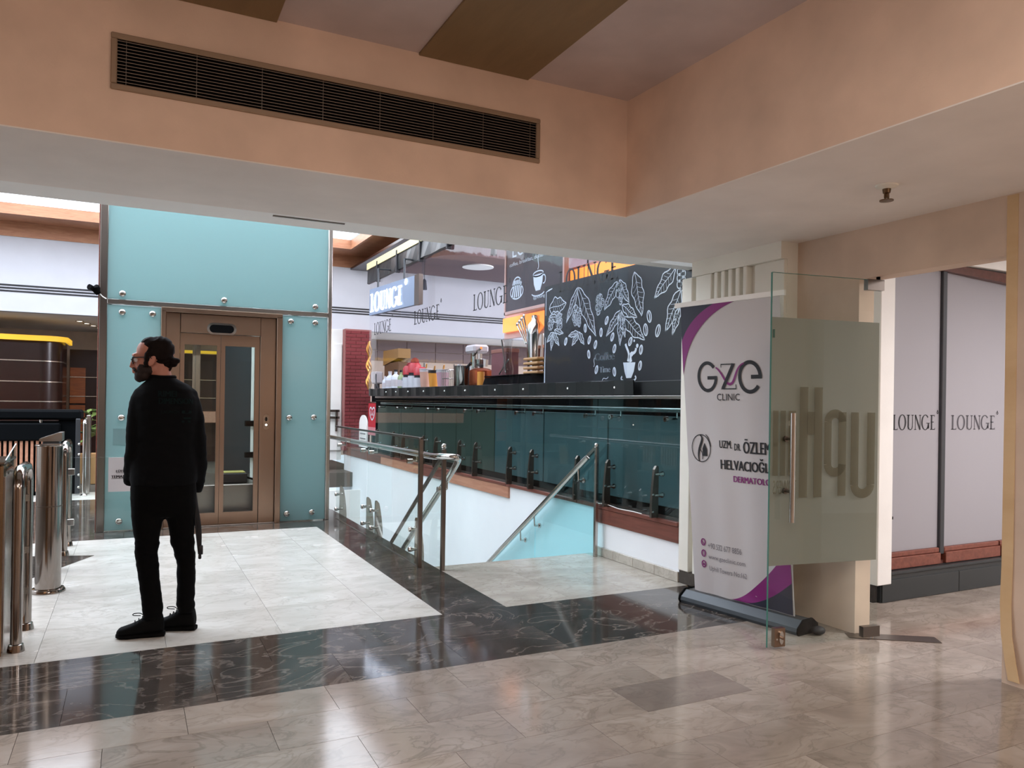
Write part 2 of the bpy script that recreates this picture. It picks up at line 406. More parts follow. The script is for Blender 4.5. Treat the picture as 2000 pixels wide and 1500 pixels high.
m_shoe = M('black_shoe', (7, 7, 8), .8, spec=.12)
m_skin = M('skin', (176, 118, 100), .55)
m_hair = M('dark_hair', (20, 12, 10), .75, spec=.12)
m_beard = M('dark_beard', (34, 19, 15), .8)
m_tprint = M('dark_green_print', (15, 28, 29), .9, spec=.1)
# ------------------------------------------------------------------ floors with their stone tiles
_tm = {}
def tile(par, x0, x1, y0, y1, mat, z=0.0, gap=.001, name='tile', h=.012):
    k = (round(x1 - x0, 3), round(y1 - y0, 3), mat.name)
    if k not in _tm:
        w, d = (x1 - x0) / 2 - gap, (y1 - y0) / 2 - gap
        o = MB().box(-w, w, -d, d, -h, 0).build(name, mat); _tm[k] = o.data; bpy.data.objects.remove(o)
    o = bpy.data.objects.new(name, _tm[k]); COL.objects.link(o)
    o.parent = par; o.location = Vector(((x0 + x1) / 2, (y0 + y1) / 2, z)) - ORG[par]; ORG[o] = ORG[par]
    return o
fl1 = struct(MB().box(-6, 9.2, -6, 3.863, -.3, -.012).build('floor', m_grout))
PW, PD = .654, .318
for r in range(0, 9):
    y1 = 3.863 - r * PD; y0 = y1 - PD
    off = .24 if r % 2 == 0 else .24 + PW / 2
    for k in range(-3, 13):
        x0 = off + k * PW
        if x0 > 8.4: continue
        dark = (r == 2 and abs(x0 - 2.19) < .1)
        tile(fl1, x0, x0 + PW, y0, y1, m_tilegrey if dark else m_beige)
MB().box(-6, 9.2, -6, .98, -.012, -.001).build('floor_slab', m_beige, fl1)
fl2 = struct(MB().box(-9, 2.40, 3.863, 20, -.3, -.012).box(2.40, 4.4, 3.863, 6.20, -.3, -.012).box(-6, 4.4, 15.2, 20, -.3, -.011).build('floor.001', m_grout))
for r in range(2):                                        # near dark band, two courses
    y0 = 3.863 + r * .484
    for k in range(-5, 5):
        x0 = 1.70 + k * PW if r == 0 else 1.37 + k * PW
        x1 = min(x0 + PW, 4.03)
        if x1 - x0 > .05: tile(fl2, x0, x1, y0, y0 + .484, m_dark)
YR = [4.831 + i * .653 for i in range(7)]; YR[-1] = 8.75
for i in range(6):                                        # light field
    xs = [-1.76, -1.106, -.452, .202, .856, 1.512, 1.915]
    for a, b in zip(xs, xs[1:]): tile(fl2, a, b, YR[i], YR[i + 1], m_light)
y = 4.831
while y < 9.7:                                            # dark border beside the railing
    tile(fl2, 1.915, 2.40, y, y + .655, m_dark); y += .655
for k in range(-4, 3): tile(fl2, 1.915 - .655 * (k + 5) + 1.31, 1.915 - .655 * (k + 4) + 1.31, 8.75, 9.25, m_dark) if 1.915 - .655 * (k + 5) + 1.31 < 1.9 else None
for i in range(3):
    for j in range(2): tile(fl2, 2.40 + i * .545, 2.40 + (i + 1) * .545, 4.831 + j * .685, 4.831 + (j + 1) * .685, m_landing)
for i in range(6):
    for j in range(5): tile(fl2, -4.3 + i * .66, -3.64 + i * .66, 9.25 + j * .59, 9.25 + (j + 1) * .59, m_dark) if i < 7 else None
    for j in range(2): tile(fl2, -4.3 + i * .66, -3.64 + i * .66, 12.2 + j * .48, 12.2 + (j + 1) * .48, m_light)
MB().prism([(-.282, 7.895, -.001), (-1.7, 8.35, -.001), (-1.7, 5.05, -.001)], (0, 0, .003)).build('inlay_tile', m_dark, fl2)
# stairs going down beside the cafe wall
st = struct(MB().box(2.40, 4.03, 6.20, 6.26, -.3, 0).build('staircase', m_landing))
for i in range(14):
    MB().bbox(2.42, 4.02, 6.26 + i * .27, 6.26 + (i + 1) * .27, -.17 * (i + 2), -.17 * (i + 1), .01).build('step', m_landing, st)
struct(MB().box(-1, 4.4, 6.2, 16, -2.75, -2.6).build('floor.002', m_light))
struct(MB().box(2.36, 2.40, 6.26, 14.6, -2.6, -.012).build('wall_left.001', m_white))
struct(MB().box(2.38, 4.1, 14.6, 14.7, -2.6, -.3).build('wall_back.002', m_white))

# ------------------------------------------------------------------ lobby shell
struct(MB().box(-6.2, -6, -6, 5.1, 0, 3.5).build('wall_left', m_wallr))
struct(MB().box(-6, 4.3, -6.2, -6, 0, 3.5).build('wall_back', m_wallr))
cl = struct(MB().box(-6, 2.95, -6, 3.863, 3.31, 3.5).build('ceiling', m_ceil))
for k in range(-3, 2):
    MB().bbox(1.349 + k * 1.394, 2.009 + k * 1.394, -4.5, 3.862, 3.296, 3.312, .003).build('panel', m_wpanel, cl)
struct(MB().box(-6, 2.70, 3.863, 4.0, 2.60, 3.5).build('wall_front', m_fascia))
struct(MB().prism([(2.70, 3.863, 2.60), (3.0, -6, 2.60), (3.15, -6, 2.60), (2.85, 4.0, 2.60)], (0, 0, .9)).build('wall_right.001', m_fascia))
s1 = MB().prism([(2.70, 3.863, 2.594), (3.0, -6, 2.594), (4.3, -6, 2.594), (4.3, 4.82, 2.594), (3.752, 4.85, 2.594), (-6, 4.85, 2.594), (-6, 3.863, 2.594)], (0, 0, .006))
struct(s1.build('ceiling.001', m_soffit))
struct(MB().prism([(-6, 4.85, 2.594), (3.752, 4.85, 2.594), (3.65, 5.14, 2.594), (-6, 5.14, 2.594)], (0, 0, .9)).build('trim_1', m_strip))  # whiter than the soffit: light from the atrium put into its colour
struct(MB().box(-9, -6, 5.0, 5.14, 0, 5).box(-6, 4.4, 5.0, 5.14, 2.601, 5.3).box(4.9, 12, 5.0, 5.14, 0, 5.3).build('wall_front.001', m_white))
MBt = MB().box(.773, 1.222, 4.89, 4.908, 2.588, 2.60)
tag(MBt.build('slot_diffuser', m_steeld), 'thin grey slot diffuser in the white ceiling edge above the elevator', 'diffuser')
# right wall, door opening, pier
struct(MB().box(4.16, 4.30, -6, 2.44, 0, 2.594).box(4.16, 4.30, 2.44, 3.36, 2.272, 2.594).box(4.16, 4.30, 3.36, 3.87, 0, 2.594).build('wall_right', m_wallr))
pr = struct(MB().box(4.0, 4.30, 3.866, 4.80, 2.475, 2.594).box(4.06, 4.30, 3.866, 4.93, .11, 2.475).build('wall_right.002', m_pier))
MB().bbox(4.035, 4.065, 3.87, 4.15, .11, 2.474, .003).build('panel', m_pier, pr)
MB().bbox(4.002, 4.065, 4.575, 4.755, .11, 2.474, .006).build('panel', m_pier, pr)
MB().bbox(4.002, 4.065, 4.80, 4.925, .11, 2.474, .006).build('panel', m_pier, pr)
for i in range(5):
    y0 = 4.195 + i * .0775
    MB().bbox(4.002, 4.065, y0, y0 + .042, .11, 2.474, .006).build('reed', m_pier, pr)
struct(MB().bbox(4.02, 4.30, 3.868, 4.935, 0, .11, .004).build('baseboard_right', m_dark))
sk = struct(MB().box(4.016, 4.03, 4.94, 6.19, 0, .004).build('baseboard_right.001', m_grout))
for i in range(4): MB().bbox(4.012, 4.03, 4.94 + i * .3125, 4.94 + (i + 1) * .3125 - .002, .001, .085, .003).build('tile', m_landing, sk)
struct(MB().box(4.03, 4.2, 4.93, 15.9, -2.6, .47).build('wall_right.003', m_stairw))
# near corner strip that peels off at the foot
g = MB()
prof = []
for z, dx, dy in ((2.588, 0, 0), (1.6, 0, 0), (.62, -.004, .002), (.42, -.006, .006), (.26, -.012, -.004), (.12, -.018, -.03), (.03, -.022, -.05)):
    x, y = 4.16 + dx, 2.44 + dy
    g_ = [(x - .003, y - .055, z), (x - .003, y + .003, z), (x + .05, y + .003, z), (x + .05, y, z), (x, y, z), (x, y - .055, z)]
    prof.append(g_)
tr = struct(g.rings(prof).build('trim_2', m_guard))

# ------------------------------------------------------------------ corridor behind the door
struct(MB().box(4.3, 9.2, -2, 5.0, 2.78, 2.9).build('ceiling.002', m_white))
struct(MB().box(9.2, 9.3, -2, 5.0, 0, 2.8).box(4.3, 9.2, -2.1, -2, 0, 2.8).build('wall_right.004', m_white))
kb = struct(MB().box(4.99, 9.2, 3.81, 4.1, 0, .20).build('trim_3', m_kerb))
for x0, x1 in ((5.0, 5.9), (5.905, 6.8), (6.805, 7.7), (7.705, 8.6)):
    MB().bbox(x0, x1, 3.80, 3.815, .002, .165, .003).build('panel', m_kerb, kb)
MB().bbox(4.985, 9.2, 3.795, 4.1, .20, .225, .004).build('cap_strip', m_kerb, kb)
sw = struct(MB().box(5.08, 9.2, 3.86, 3.98, .225, .25).build('trim_4', m_woodd))
for x0, x1 in ((5.06, 5.725), (5.79, 6.5), (6.52, 7.3), (7.32, 8.1)):
    MB().bbox(x0, x1, 3.835, 3.99, .228, .315, .004).build('board', m_wood, sw)
    MB().bbox(x0, x1, 3.85, 3.99, .317, .352, .004).build('board', m_wood, sw)
struct(MB().box(5.06, 9.2, 3.80, 4.0, 2.60, 2.80).box(5.0, 9.2, 4.12, 4.2, 0, 2.8).build('wall_front.002', m_white))
lp = struct(MB().bbox(5.735, 5.785, 3.85, 3.95, .30, 2.60, .004).bbox(7.2, 7.25, 3.85, 3.95, .30, 2.60, .004).build('window_2', m_alu))
for x0, x1 in ((5.085, 5.735), (5.785, 7.2), (7.25, 9.2)): MB().bbox(x0, x1, 3.875, 3.887, .352, 2.60, .002).build('pane', m_panelg, lp)
for a, b in ((5.185, 5.685), (5.885, 6.46)):
    F = Flat(); lounge(F, a, 1.284, b, 1.40, 1.15); F.mb((0, 3.8735, 0), (1, 0, 0), (0, 0, 1)).build('lettering', m_print if a < 5.6 else M('grey_letter', (70, 68, 74), .6), lp)
struct(MB().prism([(5.62, 3.84, 2.545), (9.2, 3.75, 2.38), (9.2, 3.75, 2.52), (5.62, 3.84, 2.60)], (0, .14, 0)).build('trim_5', m_woodd))
wp = struct(MB().bbox(4.93, 5.085, 3.79, 3.95, .137, 2.60, .004).build('trim_6', m_white))
MB().lathe([(.0, 0), (.012, 0), (.012, .02), (0, .02)], (5.088, 3.80, .62), 10).build('screw_cap', m_black, wp)
MB().box(4.95, 5.02, 3.84, 3.94, 0, .137).build('foot', m_black, wp)

# ------------------------------------------------------------------ atrium shell
struct(MB().box(-9.2, -9, 5.0, 20, 0, 5.3).build('wall_left.002', m_white))
struct(MB().box(-9, 12, 20, 20.2, 0, 5.3).build('wall_back.001', m_wallr))
struct(MB().box(12, 12.2, 5.0, 20, 0, 5.3).build('wall_right.005', m_wallr))
fs = struct(MB().box(-9, 12, 15.9, 16.1, 2.93, 4.245).build('wall_back.003', m_fascw))
for z in (3.285, 3.337, 3.389):
    MB().bbox(-9, 12, 15.885, 15.9, z - .014, z + .014, .003).build('black_line', m_print, fs)
struct(MB().box(-9, 12, 16.1, 20, 2.93, 3.0).build('ceiling.003', m_soffit))
bc = struct(MB().box(-9, 4.6, 15.88, 16.1, 4.245, 4.52).build('trim_7', m_oak))
struct(MB().box(4.50, 4.7, 5.14, 15.9, 4.245, 4.52).build('trim_8', m_oak))
cf = struct(MB().box(-9, 4.7, 15.03, 16.1, 4.50, 4.60).box(3.90, 4.7, 5.14, 15.03, 4.50, 4.60).build('ceiling.004', m_oak))
struct(MB().box(-9, 3.93, 15.0, 15.06, 4.46, 4.64).box(3.88, 3.93, 6.4, 15.0, 4.46, 4.64).box(-9, 3.93, 6.34, 6.4, 4.46, 4.64).build('trim_9', m_oak))
struct(MB().box(-9, 4.7, 5.14, 6.36, 4.50, 4.62).build('ceiling.005', m_oak))
sl = struct(MB().box(-9, 3.9, 6.3, 15.1, 4.70, 4.75).build('window_1', m_alu))
for i in range(6):
    for j in range(4):
        x0, y0 = -8.95 + i * 2.14, 6.42 + j * 2.15
        MB().bbox(x0, x0 + 2.1, y0, y0 + 2.11, 4.64, 4.68, .004).build('pane', m_skyl, sl)
# hall on the far left: curved walnut wall under a glowing cove
cw = MB()
pathw = [(-9, 17.6)] + [(-2.4 + .02 * i, 17.6 + .012 * i) for i in range(40)]
cwp = [(-9.0, 17.0)] + [(-5 + i * .25, 17.0 + .0 + .012 * i * i * .06) for i in range(13)] + [(-1.75 + .55 * sin(R(a)), 17.66 - .55 * cos(R(a)) - .55 + .55) for a in range(10, 91, 10)] + [(-1.2, 18.6)]
def wallpath(P, z0, z1, th=.08):
    m = MB(); n = len(P); v = []; f = []
    L = []
    for i, p in enumerate(P):
        a = P[max(0, i - 1)]; b = P[min(n - 1, i + 1)]; l = hypot(b[0] - a[0], b[1] - a[1]) or 1
        nx, ny = -(b[1] - a[1]) / l * th, (b[0] - a[0]) / l * th
        L.append([(p[0], p[1], z0), (p[0], p[1], z1), (p[0] + nx, p[1] + ny, z1), (p[0] + nx, p[1] + ny, z0)])
    return m.rings(L)
cwp = [(-9.0, 16.9), (-6, 16.9), (-4, 16.95), (-3, 17.0), (-2.4, 17.06), (-1.95, 17.12)] + [(-1.62 + .40 * sin(R(a)), 17.55 - .42 * cos(R(a))) for a in range(-10, 91, 10)] + [(-1.21, 18.4)]
cu = struct(wallpath(cwp, .4, 2.52).build('wall_back.004', m_walnut, smooth=40))
for z in (1.34, 1.72, 2.12):
    wallpath([(x + .006, y - .008) for x, y in cwp], z - .008, z + .008, .006).build('metal_line', m_linew, cu, smooth=40)
cvp = [(x + .10 if x > -2 else x, y - .14) for x, y in cwp]
wallpath(cvp, 2.50, 2.60, .05).build('cove_strip', m_yellow, cu, smooth=40)
ow = struct(MB().box(-1.18, 3.4, 18.7, 18.8, 0, 2.45).build('wall_back.005', m_walnut))
for z in (.4, .7, 1.0, 1.3, 1.55, 1.8): MB().bbox(-1.17, -.88, 18.66, 18.70, z, z + .26, .004).build('board', m_walnut2, ow)
for z in (1.45, 1.86): MB().bbox(-1.17, 3.4, 18.64, 18.66, z - .008, z + .008, .003).build('metal_line', m_linew, ow)
MB().bbox(.2, 3.4, 18.5, 18.7, 2.46, 2.52, .004).build('cove_strip', m_yellow, ow)
MB().bbox(.3, 3.2, 18.2, 18.68, .9, 1.15, .01).build('shelf', m_wood2, ow)
for i in range(4):
    t = thing('downlight', 'small glowing downlight above the orange walnut wall, %s from the front' % ('first', 'second', 'third', 'fourth')[i], 'downlight', (-.92 + i * .10, 17.1 + i * .45, 2.925), 'downlights over the walnut wall')
    MB().lathe([(.05, .005), (.075, 0), (.08, -.012), (.055, -.012), (.05, .003)], t.location, 14).build('rim', m_linew, t, 40)
    MB().lathe([(0, -.004), (.05, -.004), (.05, -.008), (0, -.012)], t.location, 14).build('lens', m_lamp, t, 40)
# ------------------------------------------------------------------ elevator shaft
YE = 9.22
ev = thing('elevator', 'frosted teal glass elevator shaft with brown steel doors behind the man', 'elevator', (.92, YE, 0))
B = lambda n, m, *a, sm=None, b=.004: MB().bbox(*a, b).build(n, m, ev, sm)
p1 = B('glass_panel', m_eglass, -.24, 2.108, YE, YE + .02, 2.505, 4.40)
p2 = B('glass_panel', m_eglass, -.24, .283, YE, YE + .02, .012, 2.44)
p3 = B('glass_panel', m_eglass, 1.578, 2.108, YE, YE + .02, .012, 2.44)
MB().bbox(-.317, -.243, YE - .01, YE + .10, 0, 4.42, .006).build('corner_post', m_steeld, ev)
MB().bbox(-.328, -.318, YE - .006, YE + .10, 0, 4.42, .003).build('corner_trim', m_wood, ev)
MB().bbox(2.112, 2.160, YE - .01, YE + .10, 0, 4.42, .006).build('corner_post', m_steel, ev)
MB().bbox(-.243, 2.112, YE - .015, YE + .03, 2.447, 2.50, .004).build('transom_bar', m_steel, ev)
for x0, x1, y0, y1 in ((-.317, -.30, YE + .1, YE + 2.1), (2.14, 2.16, YE + .1, YE + 2.1), (-.31, 2.15, YE + 2.1, YE + 2.12)):
    MB().bbox(x0, x1, y0, y1, .02, 4.4, .003).build('shaft_glass', m_shaft if y0 < YE + 2 else m_shaft, ev)
for x in (-.28, 2.12):
    MB().bbox(x - .04, x + .04, YE + 2.08, YE + 2.16, 0, 4.42, .006).build('corner_post', m_steeld, ev)
bp = None
for x, z in ((-.098, 2.563), (.932, 2.567), (1.957, 2.562), (-.098, 2.362), (.197, 2.362), (1.674, 2.369), (1.959, 2.37), (-.091, 1.225), (.20, 1.225), (1.672, 1.232), (1.958, 1.239), (-.101, .109), (.20, .107), (1.659, .10), (1.95, .103)):
    c = MB()
    for y, r in ((YE, .030), (YE - .012, .036), (YE - .024, .036), (YE - .034, .027), (YE - .036, .010)): pass
    prof = [[(x + r * cos(2 * pi * k / 16), y, z + r * sin(2 * pi * k / 16)) for k in range(16)] for y, r in ((YE, .026), (YE - .010, .036), (YE - .022, .037), (YE - .033, .030), (YE - .037, .012))]
    c.rings(prof).build('glass_bolt', m_chrome, ev, 50)
# door surround
fr = B('door_frame', m_steelw, .284, .332, YE - .05, YE + .10, 0, 2.41)
MB().bbox(1.515, 1.577, YE - .05, YE + .10, 0, 2.41, .004).build('door_frame', m_steelw, ev)
MB().bbox(.284, 1.577, YE - .05, YE + .10, 2.395, 2.445, .004).build('door_frame', m_steelw, ev)
MB().bbox(.334, .48, YE + .02, YE + .10, 0, 2.394, .003).build('side_panel', m_steelw, ev)
sp = MB().bbox(1.34, 1.513, YE + .01, YE + .10, 0, 2.394, .003).build('side_panel', m_steelw, ev)
hp = MB().bbox(.482, 1.338, YE - .005, YE + .10, 2.18, 2.393, .004).build('header_panel', m_steelw, ev)
def stadium(cx, cz, w, h, n=10):
    r = h / 2; a = w / 2 - r
    return [(cx + a + r * cos(R(t)), cz + r * sin(R(t))) for t in range(-90, 91, 18)] + [(cx - a + r * cos(R(t)), cz + r * sin(R(t))) for t in range(90, 271, 18)]
def plate(pts, y0, y1): return MB().prism([(x, y0, z) for x, z in pts], (0, y1 - y0, 0))
plate(stadium(.912, 2.238, .315, .132), YE - .014, YE - .004).build('display_rim', m_chrome, hp)
plate(stadium(.912, 2.238, .262, .09), YE - .018, YE - .013).build('display', m_black, hp)
plate([(x, z) for z, x in stadium(1.18, 1.412, .18, .066)], YE - .006, YE + .012).build('call_plate', m_chrome, sp)
MB().tube([(1.412, YE - .004, 1.148), (1.412, YE - .014, 1.148)], .021, 14).build('call_button', m_steeld, sp, 40)
MB().tube([(1.412, YE - .012, 1.148), (1.412, YE - .017, 1.148)], .011, 12).build('call_button', m_lamp, sp, 40)
plate(stadium(1.412, 1.215, .036, .05), YE - .009, YE - .004).build('floor_display', m_steeld, sp)
def leaf(x0, x1, w0, w1):
    z0, z1 = .012, 2.175
    d = MB().box(x0, w0, YE + .04, YE + .075, z0, z1).box(w1, x1, YE + .04, YE + .075, z0, z1).box(w0, w1, YE + .04, YE + .075, z0, .145).box(w0, w1, YE + .04, YE + .075, 2.05, z1)
    o = d.build('sliding_door', m_steelw, ev)
    MB().box(w0, w1, YE + .052, YE + .06, .145, 2.05).build('door_glass', m_clear, o)
leaf(.484, .906, .528, .868); leaf(.910, 1.336, .958, 1.283)
MB().bbox(.30, 1.56, YE - .02, YE + .12, -.004, .010, .002).build('door_sill', m_steeld, ev)
# inside the shaft: roof of the parked car, guide rails, control box
cr = MB().bbox(.02, 1.86, YE + .25, YE + 1.75, .10, .44, .01).build('car_roof', m_steeld, ev)
MB().bbox(.98, 1.26, YE + .35, YE + .6, .44, .56, .01).build('control_box', m_print, cr)
MB().bbox(1.0, 1.24, YE + .36, YE + .59, .56, .572, .003).build('box_lid', M('olive_lid', (150, 140, 70), .5), cr)
MB().tube(smooth_path([(1.26, YE + .5, .5), (1.4, YE + .45, .46), (1.5, YE + .6, .50), (1.42, YE + .8, .46)]), .012, 8).build('hose', m_black, cr, 50)
for x, mt in ((.72, m_steel), (1.42, m_strip)):
    MB().box(x - .012, x + .012, YE + .9, YE + .98, -.2, 4.3).box(x - .045, x + .045, YE + .98, YE + 1.0, -.2, 4.3).build('guide_rail', mt, ev)
for z in (.7, 1.1): MB().bbox(1.30, 1.44, YE + .92, YE + 1.0, z, z + .07, .005).build('rail_bracket', m_black, ev)
MB().bbox(1.05, 1.50, YE + 1.6, YE + 1.7, -.2, 4.2, .01).build('counterweight_cover', m_alu, ev)
tag(MB().bbox(-.17, -.02, YE - .006, YE - .002, .93, 1.11, .001).build('notice_sheet', m_eglass), 'pale translucent sheet stuck on the teal glass left of the man', 'sheet')
# small yellow-lit label reflected on the glass: a sticker
# camera hanging off the shaft corner
cmh = thing('security_camera', 'black security camera on the left corner of the teal glass shaft', 'camera', (-.33, YE - .02, 2.55))
MB().tube([(-.318, YE + .01, 2.55), (-.37, YE - .02, 2.575)], .012, 8).build('bracket', m_black, cmh, 40)
MB().tube([(-.36, YE - .05, 2.59), (-.41, YE - .10, 2.60)], [.02, .03], 12).build('body', m_black, cmh, 40)
MB().tube([(-.34, YE - .03, 2.60), (-.36, YE - .055, 2.595), (-.325, YE - .03, 2.54)], [.04, .045, .025], 12).build('housing', m_black, cmh, 40)
MB().tube(smooth_path([(-.33, YE - .02, 2.57), (-.29, YE - .02, 2.52), (-.25, YE - .02, 2.495)]), .006, 6).build('cable', m_strip, cmh, 40)
# ------------------------------------------------------------------ glass fins used by both balustrades
def fin(par, x, y, z0, z1, wdir, base=.13, top=.035, th=.022, bolts=(), mat=None):
    """upright tapered steel fin in the x-z plane; wdir = side it swells to"""
    h = z1 - z0; pts = []
    for t, w in ((0, 1), (.12, 1), (.35, .92), (.6, .72), (.8, .5), (.93, .32)): pts.append((x + wdir * (top + (base - top) * w), z0 + h * t))
    pts.append((x + wdir * top * .8, z1)); pts.append((x + wdir * top * .2, z1)); 
    poly = [(x, y - th / 2, z0)] + [(a, y - th / 2, b) for a, b in pts] + [(x, y - th / 2, z1 - .02)]
    o = MB().prism(poly, (0, th, 0)).build('bracket', mat or m_steel, par)
    for z in bolts:
        MB().tube([(x + wdir * .035, y, z), (x - wdir * .012, y, z), (x - wdir * .045, y, z)], [.016, .016, .026], 12).build('bolt', m_chrome, o, 40)
        MB().tube([(x - wdir * .045, y, z), (x - wdir * .06, y, z)], [.026, .022], 12).build('bolt', m_chrome, o, 40)
    for z in (z0 + .05, z0 + h * .45): MB().tube([(x + wdir * .06, y - th / 2, z), (x + wdir * .06, y - th / 2 - .008, z)], .009, 8).build('screw', m_chrome, o, 40)
    return o
def hook(par, gx, y, z, tz, tx):
    """rail bracket: pin through the glass, crooked arm up to the tube"""
    MB().tube([(gx - .02, y, z), (gx + .004, y, z)], .024, 12).tube([(gx - .02, y, z), (tx, y, z)], .009, 8).tube(smooth_path([(tx - .002, y, z - .004), (tx, y, z + .02), (tx, y, tz)]), .008, 8).build('rail_bracket', m_chrome, par, 40)

# ------------------------------------------------------------------ railing beside the stairs (on the open floor)
rl = thing('glass_railing', 'clear glass railing with steel tube handrail running from the elevator to the stairs', 'railing', (2.27, 8, 0))
for a, b in ((6.32, 7.93), (7.95, 9.30)):
    g = MB().bbox(2.264, 2.276, a, b, -.12, 1.115, .002).build('glass_panel', m_clear, rl)
MB().bbox(2.258, 2.282, 6.27, 9.35, 1.115, 1.135, .003).build('cap_channel', m_steeld, rl)
MB().bbox(2.250, 2.288, 6.27, 6.305, -.02, 1.13, .004).build('end_post', m_steeld, rl)
MB().bbox(2.258, 2.282, 6.27, 9.35, -.01, .004, .002).build('floor_channel', m_steeld, rl)
for y in (9.26, 8.08, 7.76, 6.50): fin(rl, 2.30, y, 0, .40, 1, .085, .025, bolts=(.30, .12), mat=m_chrome)
hp_ = smooth_path([(2.345, 10.0, .965), (2.345, 8.2, .968), (2.345, 6.5, .972), (2.345, 6.18, .975), (2.352, 6.02, .985), (2.385, 5.90, .99), (2.435, 5.87, .985), (2.475, 5.93, .965), (2.49, 6.06, .88)], 5)
MB().tube(hp_ + [(2.49, 6.6, .50), (2.49, 8.3, -.69), (2.49, 8.36, -.73)], .027, 14).build('handrail', m_chrome, rl, 50)
for y in (9.2, 8.16, 7.84, 6.6):
    MB().tube([(2.25, y, .905), (2.30, y, .905)], .022, 12).tube([(2.26, y, .905), (2.345, y, .905)], .009, 8).tube([(2.345, y, .90), (2.345, y, .95)], .008, 8).build('rail_bracket', m_chrome, rl, 40)
# sloping glass along the stairs, left side
sg = thing('stair_railing', 'sloping glass stair railing with round topped post, left side of the stairs', 'railing', (2.41, 6.1, 0))
MB().bbox(2.392, 2.428, 6.08, 6.115, -.02, 1.04, .004).build('post', m_steeld, sg)
MB().tube([(2.41, 6.098, 1.03), (2.41, 6.098, 1.05)], .014, 10).ell((2.41, 6.098, 1.066), (.026, .026, .024)).build('post_cap', m_chrome, sg, 60)
def slope(x, y0, z0, y1, z1, zb0, zb1, name, mat, par, th=.012):
    return MB().prism([(x - th / 2, y0, zb0), (x - th / 2, y1, zb1), (x - th / 2, y1, z1), (x - th / 2, y0, z0)], (th, 0, 0)).build(name, mat, par)
slope(2.412, 6.12, .98, 7.25, .19, -.02, -.80, 'glass_panel', m_clear, sg)
slope(2.412, 7.26, .183, 8.9, -.97, -.806, -1.95, 'glass_panel', m_clear, sg)
slope(2.412, 6.10, 1.02, 8.9, -.945, .985, -.98, 'top_channel', m_steeld, sg, .024)
for y in (6.22, 7.35): 
    z = .985 - (y - 6.1) * .70
    MB().tube([(2.40, y, z - .22), (2.425, y, z - .22)], .026, 12).tube([(2.41, y, z - .22), (2.49, y, z - .22)], .009, 8).tube([(2.49, y, z - .22), (2.49, y, z - .14)], .008, 8).build('rail_bracket', m_chrome, sg, 40)
# right side of the stairs, standing against the cafe wall
sr = thing('stair_railing', 'cyan tinted glass stair railing with sloping steel tube, beside the white cafe wall', 'railing', (3.95, 6.08, 0))
MB().bbox(3.935, 3.968, 6.06, 6.095, -.02, 1.04, .004).build('post', m_steel, sr)
MB().tube([(3.95, 6.078, 1.03), (3.95, 6.078, 1.045)], .014, 10).ell((3.95, 6.078, 1.058), (.024, .024, .022)).build('post_cap', m_chrome, sr, 60)
k = -.652
slope(3.952, 6.10, 1.02, 7.272, 1.02 + k * 1.172, -.05, -.85, 'glass_panel', m_cyan, sr)
slope(3.952, 7.28, 1.02 + k * 1.18, 9.2, 1.02 + k * 3.1, -.86, -2.1, 'glass_panel', m_cyan, sr)
slope(3.952, 6.08, 1.06, 9.2, 1.06 + k * 3.12, 1.02, 1.02 + k * 3.12, 'top_channel', m_steel, sr, .026)
MB().tube([(3.885, 6.13, .945), (3.885, 6.16, .925), (3.885, 9.2, .925 + k * 3.04)], [.022, .028, .028], 14).build('handrail', m_chrome, sr, 50)
for y in (6.30, 7.18, 7.50):
    z = .925 + k * (y - 6.16)
    MB().tube([(3.945, y, z - .13), (3.958, y, z - .13)], .027, 14).tube([(3.95, y, z - .13), (3.89, y, z - .13)], .011, 8).tube([(3.892, y, z - .13), (3.885, y, z - .02)], .008, 8).build('rail_bracket', m_chrome, sr, 40)

# ------------------------------------------------------------------ cafe kerb, wood trim and tall glass balustrade
tw = struct(MB().box(4.04, 4.9, 4.93, 15.9, .30, .465).build('trim_10', m_black))
for y0, y1, mt in ((4.93, 6.17, m_wood), (8.06, 10.1, m_wood2), (10.105, 11.1, m_wood), (11.105, 13.2, m_wood2), (13.205, 15.9, m_wood)):
    MB().bbox(4.005, 4.04, y0, y1, .318, .452, .003).build('board', mt, tw)
for y0, y1 in ((4.93, 6.5), (6.505, 8.1), (8.105, 10.1), (10.105, 12.3), (12.305, 15.9)):
    MB().bbox(3.995, 4.16, y0, y1, .455, .492, .004).build('top_board', m_wood, tw)
bl = thing('glass_balustrade', 'dark tinted tall glass balustrade with steel fins in front of the lounge counter', 'balustrade', (4.02, 9, .49))
js = [4.90, 6.165, 7.675, 9.21, 10.64, 12.12, 13.60]
for a, b in zip(js, js[1:]):
    MB().bbox(4.014, 4.026, a + .006, b - .006, .495, 1.497, .002).build('glass_panel', m_bal, bl)
    for y in (a + .32, b - .22):
        if y > 4.95 + .2 : fin(bl, 4.012, y, .492, .93, -1, .07, .03, .028, bolts=(.86, .68), mat=m_steeld)
MB().bbox(4.008, 4.032, 4.9, 13.62, 1.50, 1.528, .003).build('cap_channel', m_steel, bl)
MB().tube([(4.13, 4.9, 1.405), (4.13, 13.6, 1.405)], .024, 12).build('handrail', m_steel, bl, 50)
for a, b in zip(js, js[1:]):
    for y in (a + .22, b - .22): hook(bl, 4.02, y, 1.33, 1.385, 4.13)
MB().tube(smooth_path([(4.0, 6.13, .50), (3.99, 5.95, .51), (3.985, 5.75, .497), (3.99, 5.55, .50), (4.0, 5.42, .495)]), .004, 6).build('loose_cable', m_strip, None)
o = bpy.data.objects['loose_cable']; tag(o, 'thin pale loose cable lying on the red wood kerb by the stair post', 'cable')
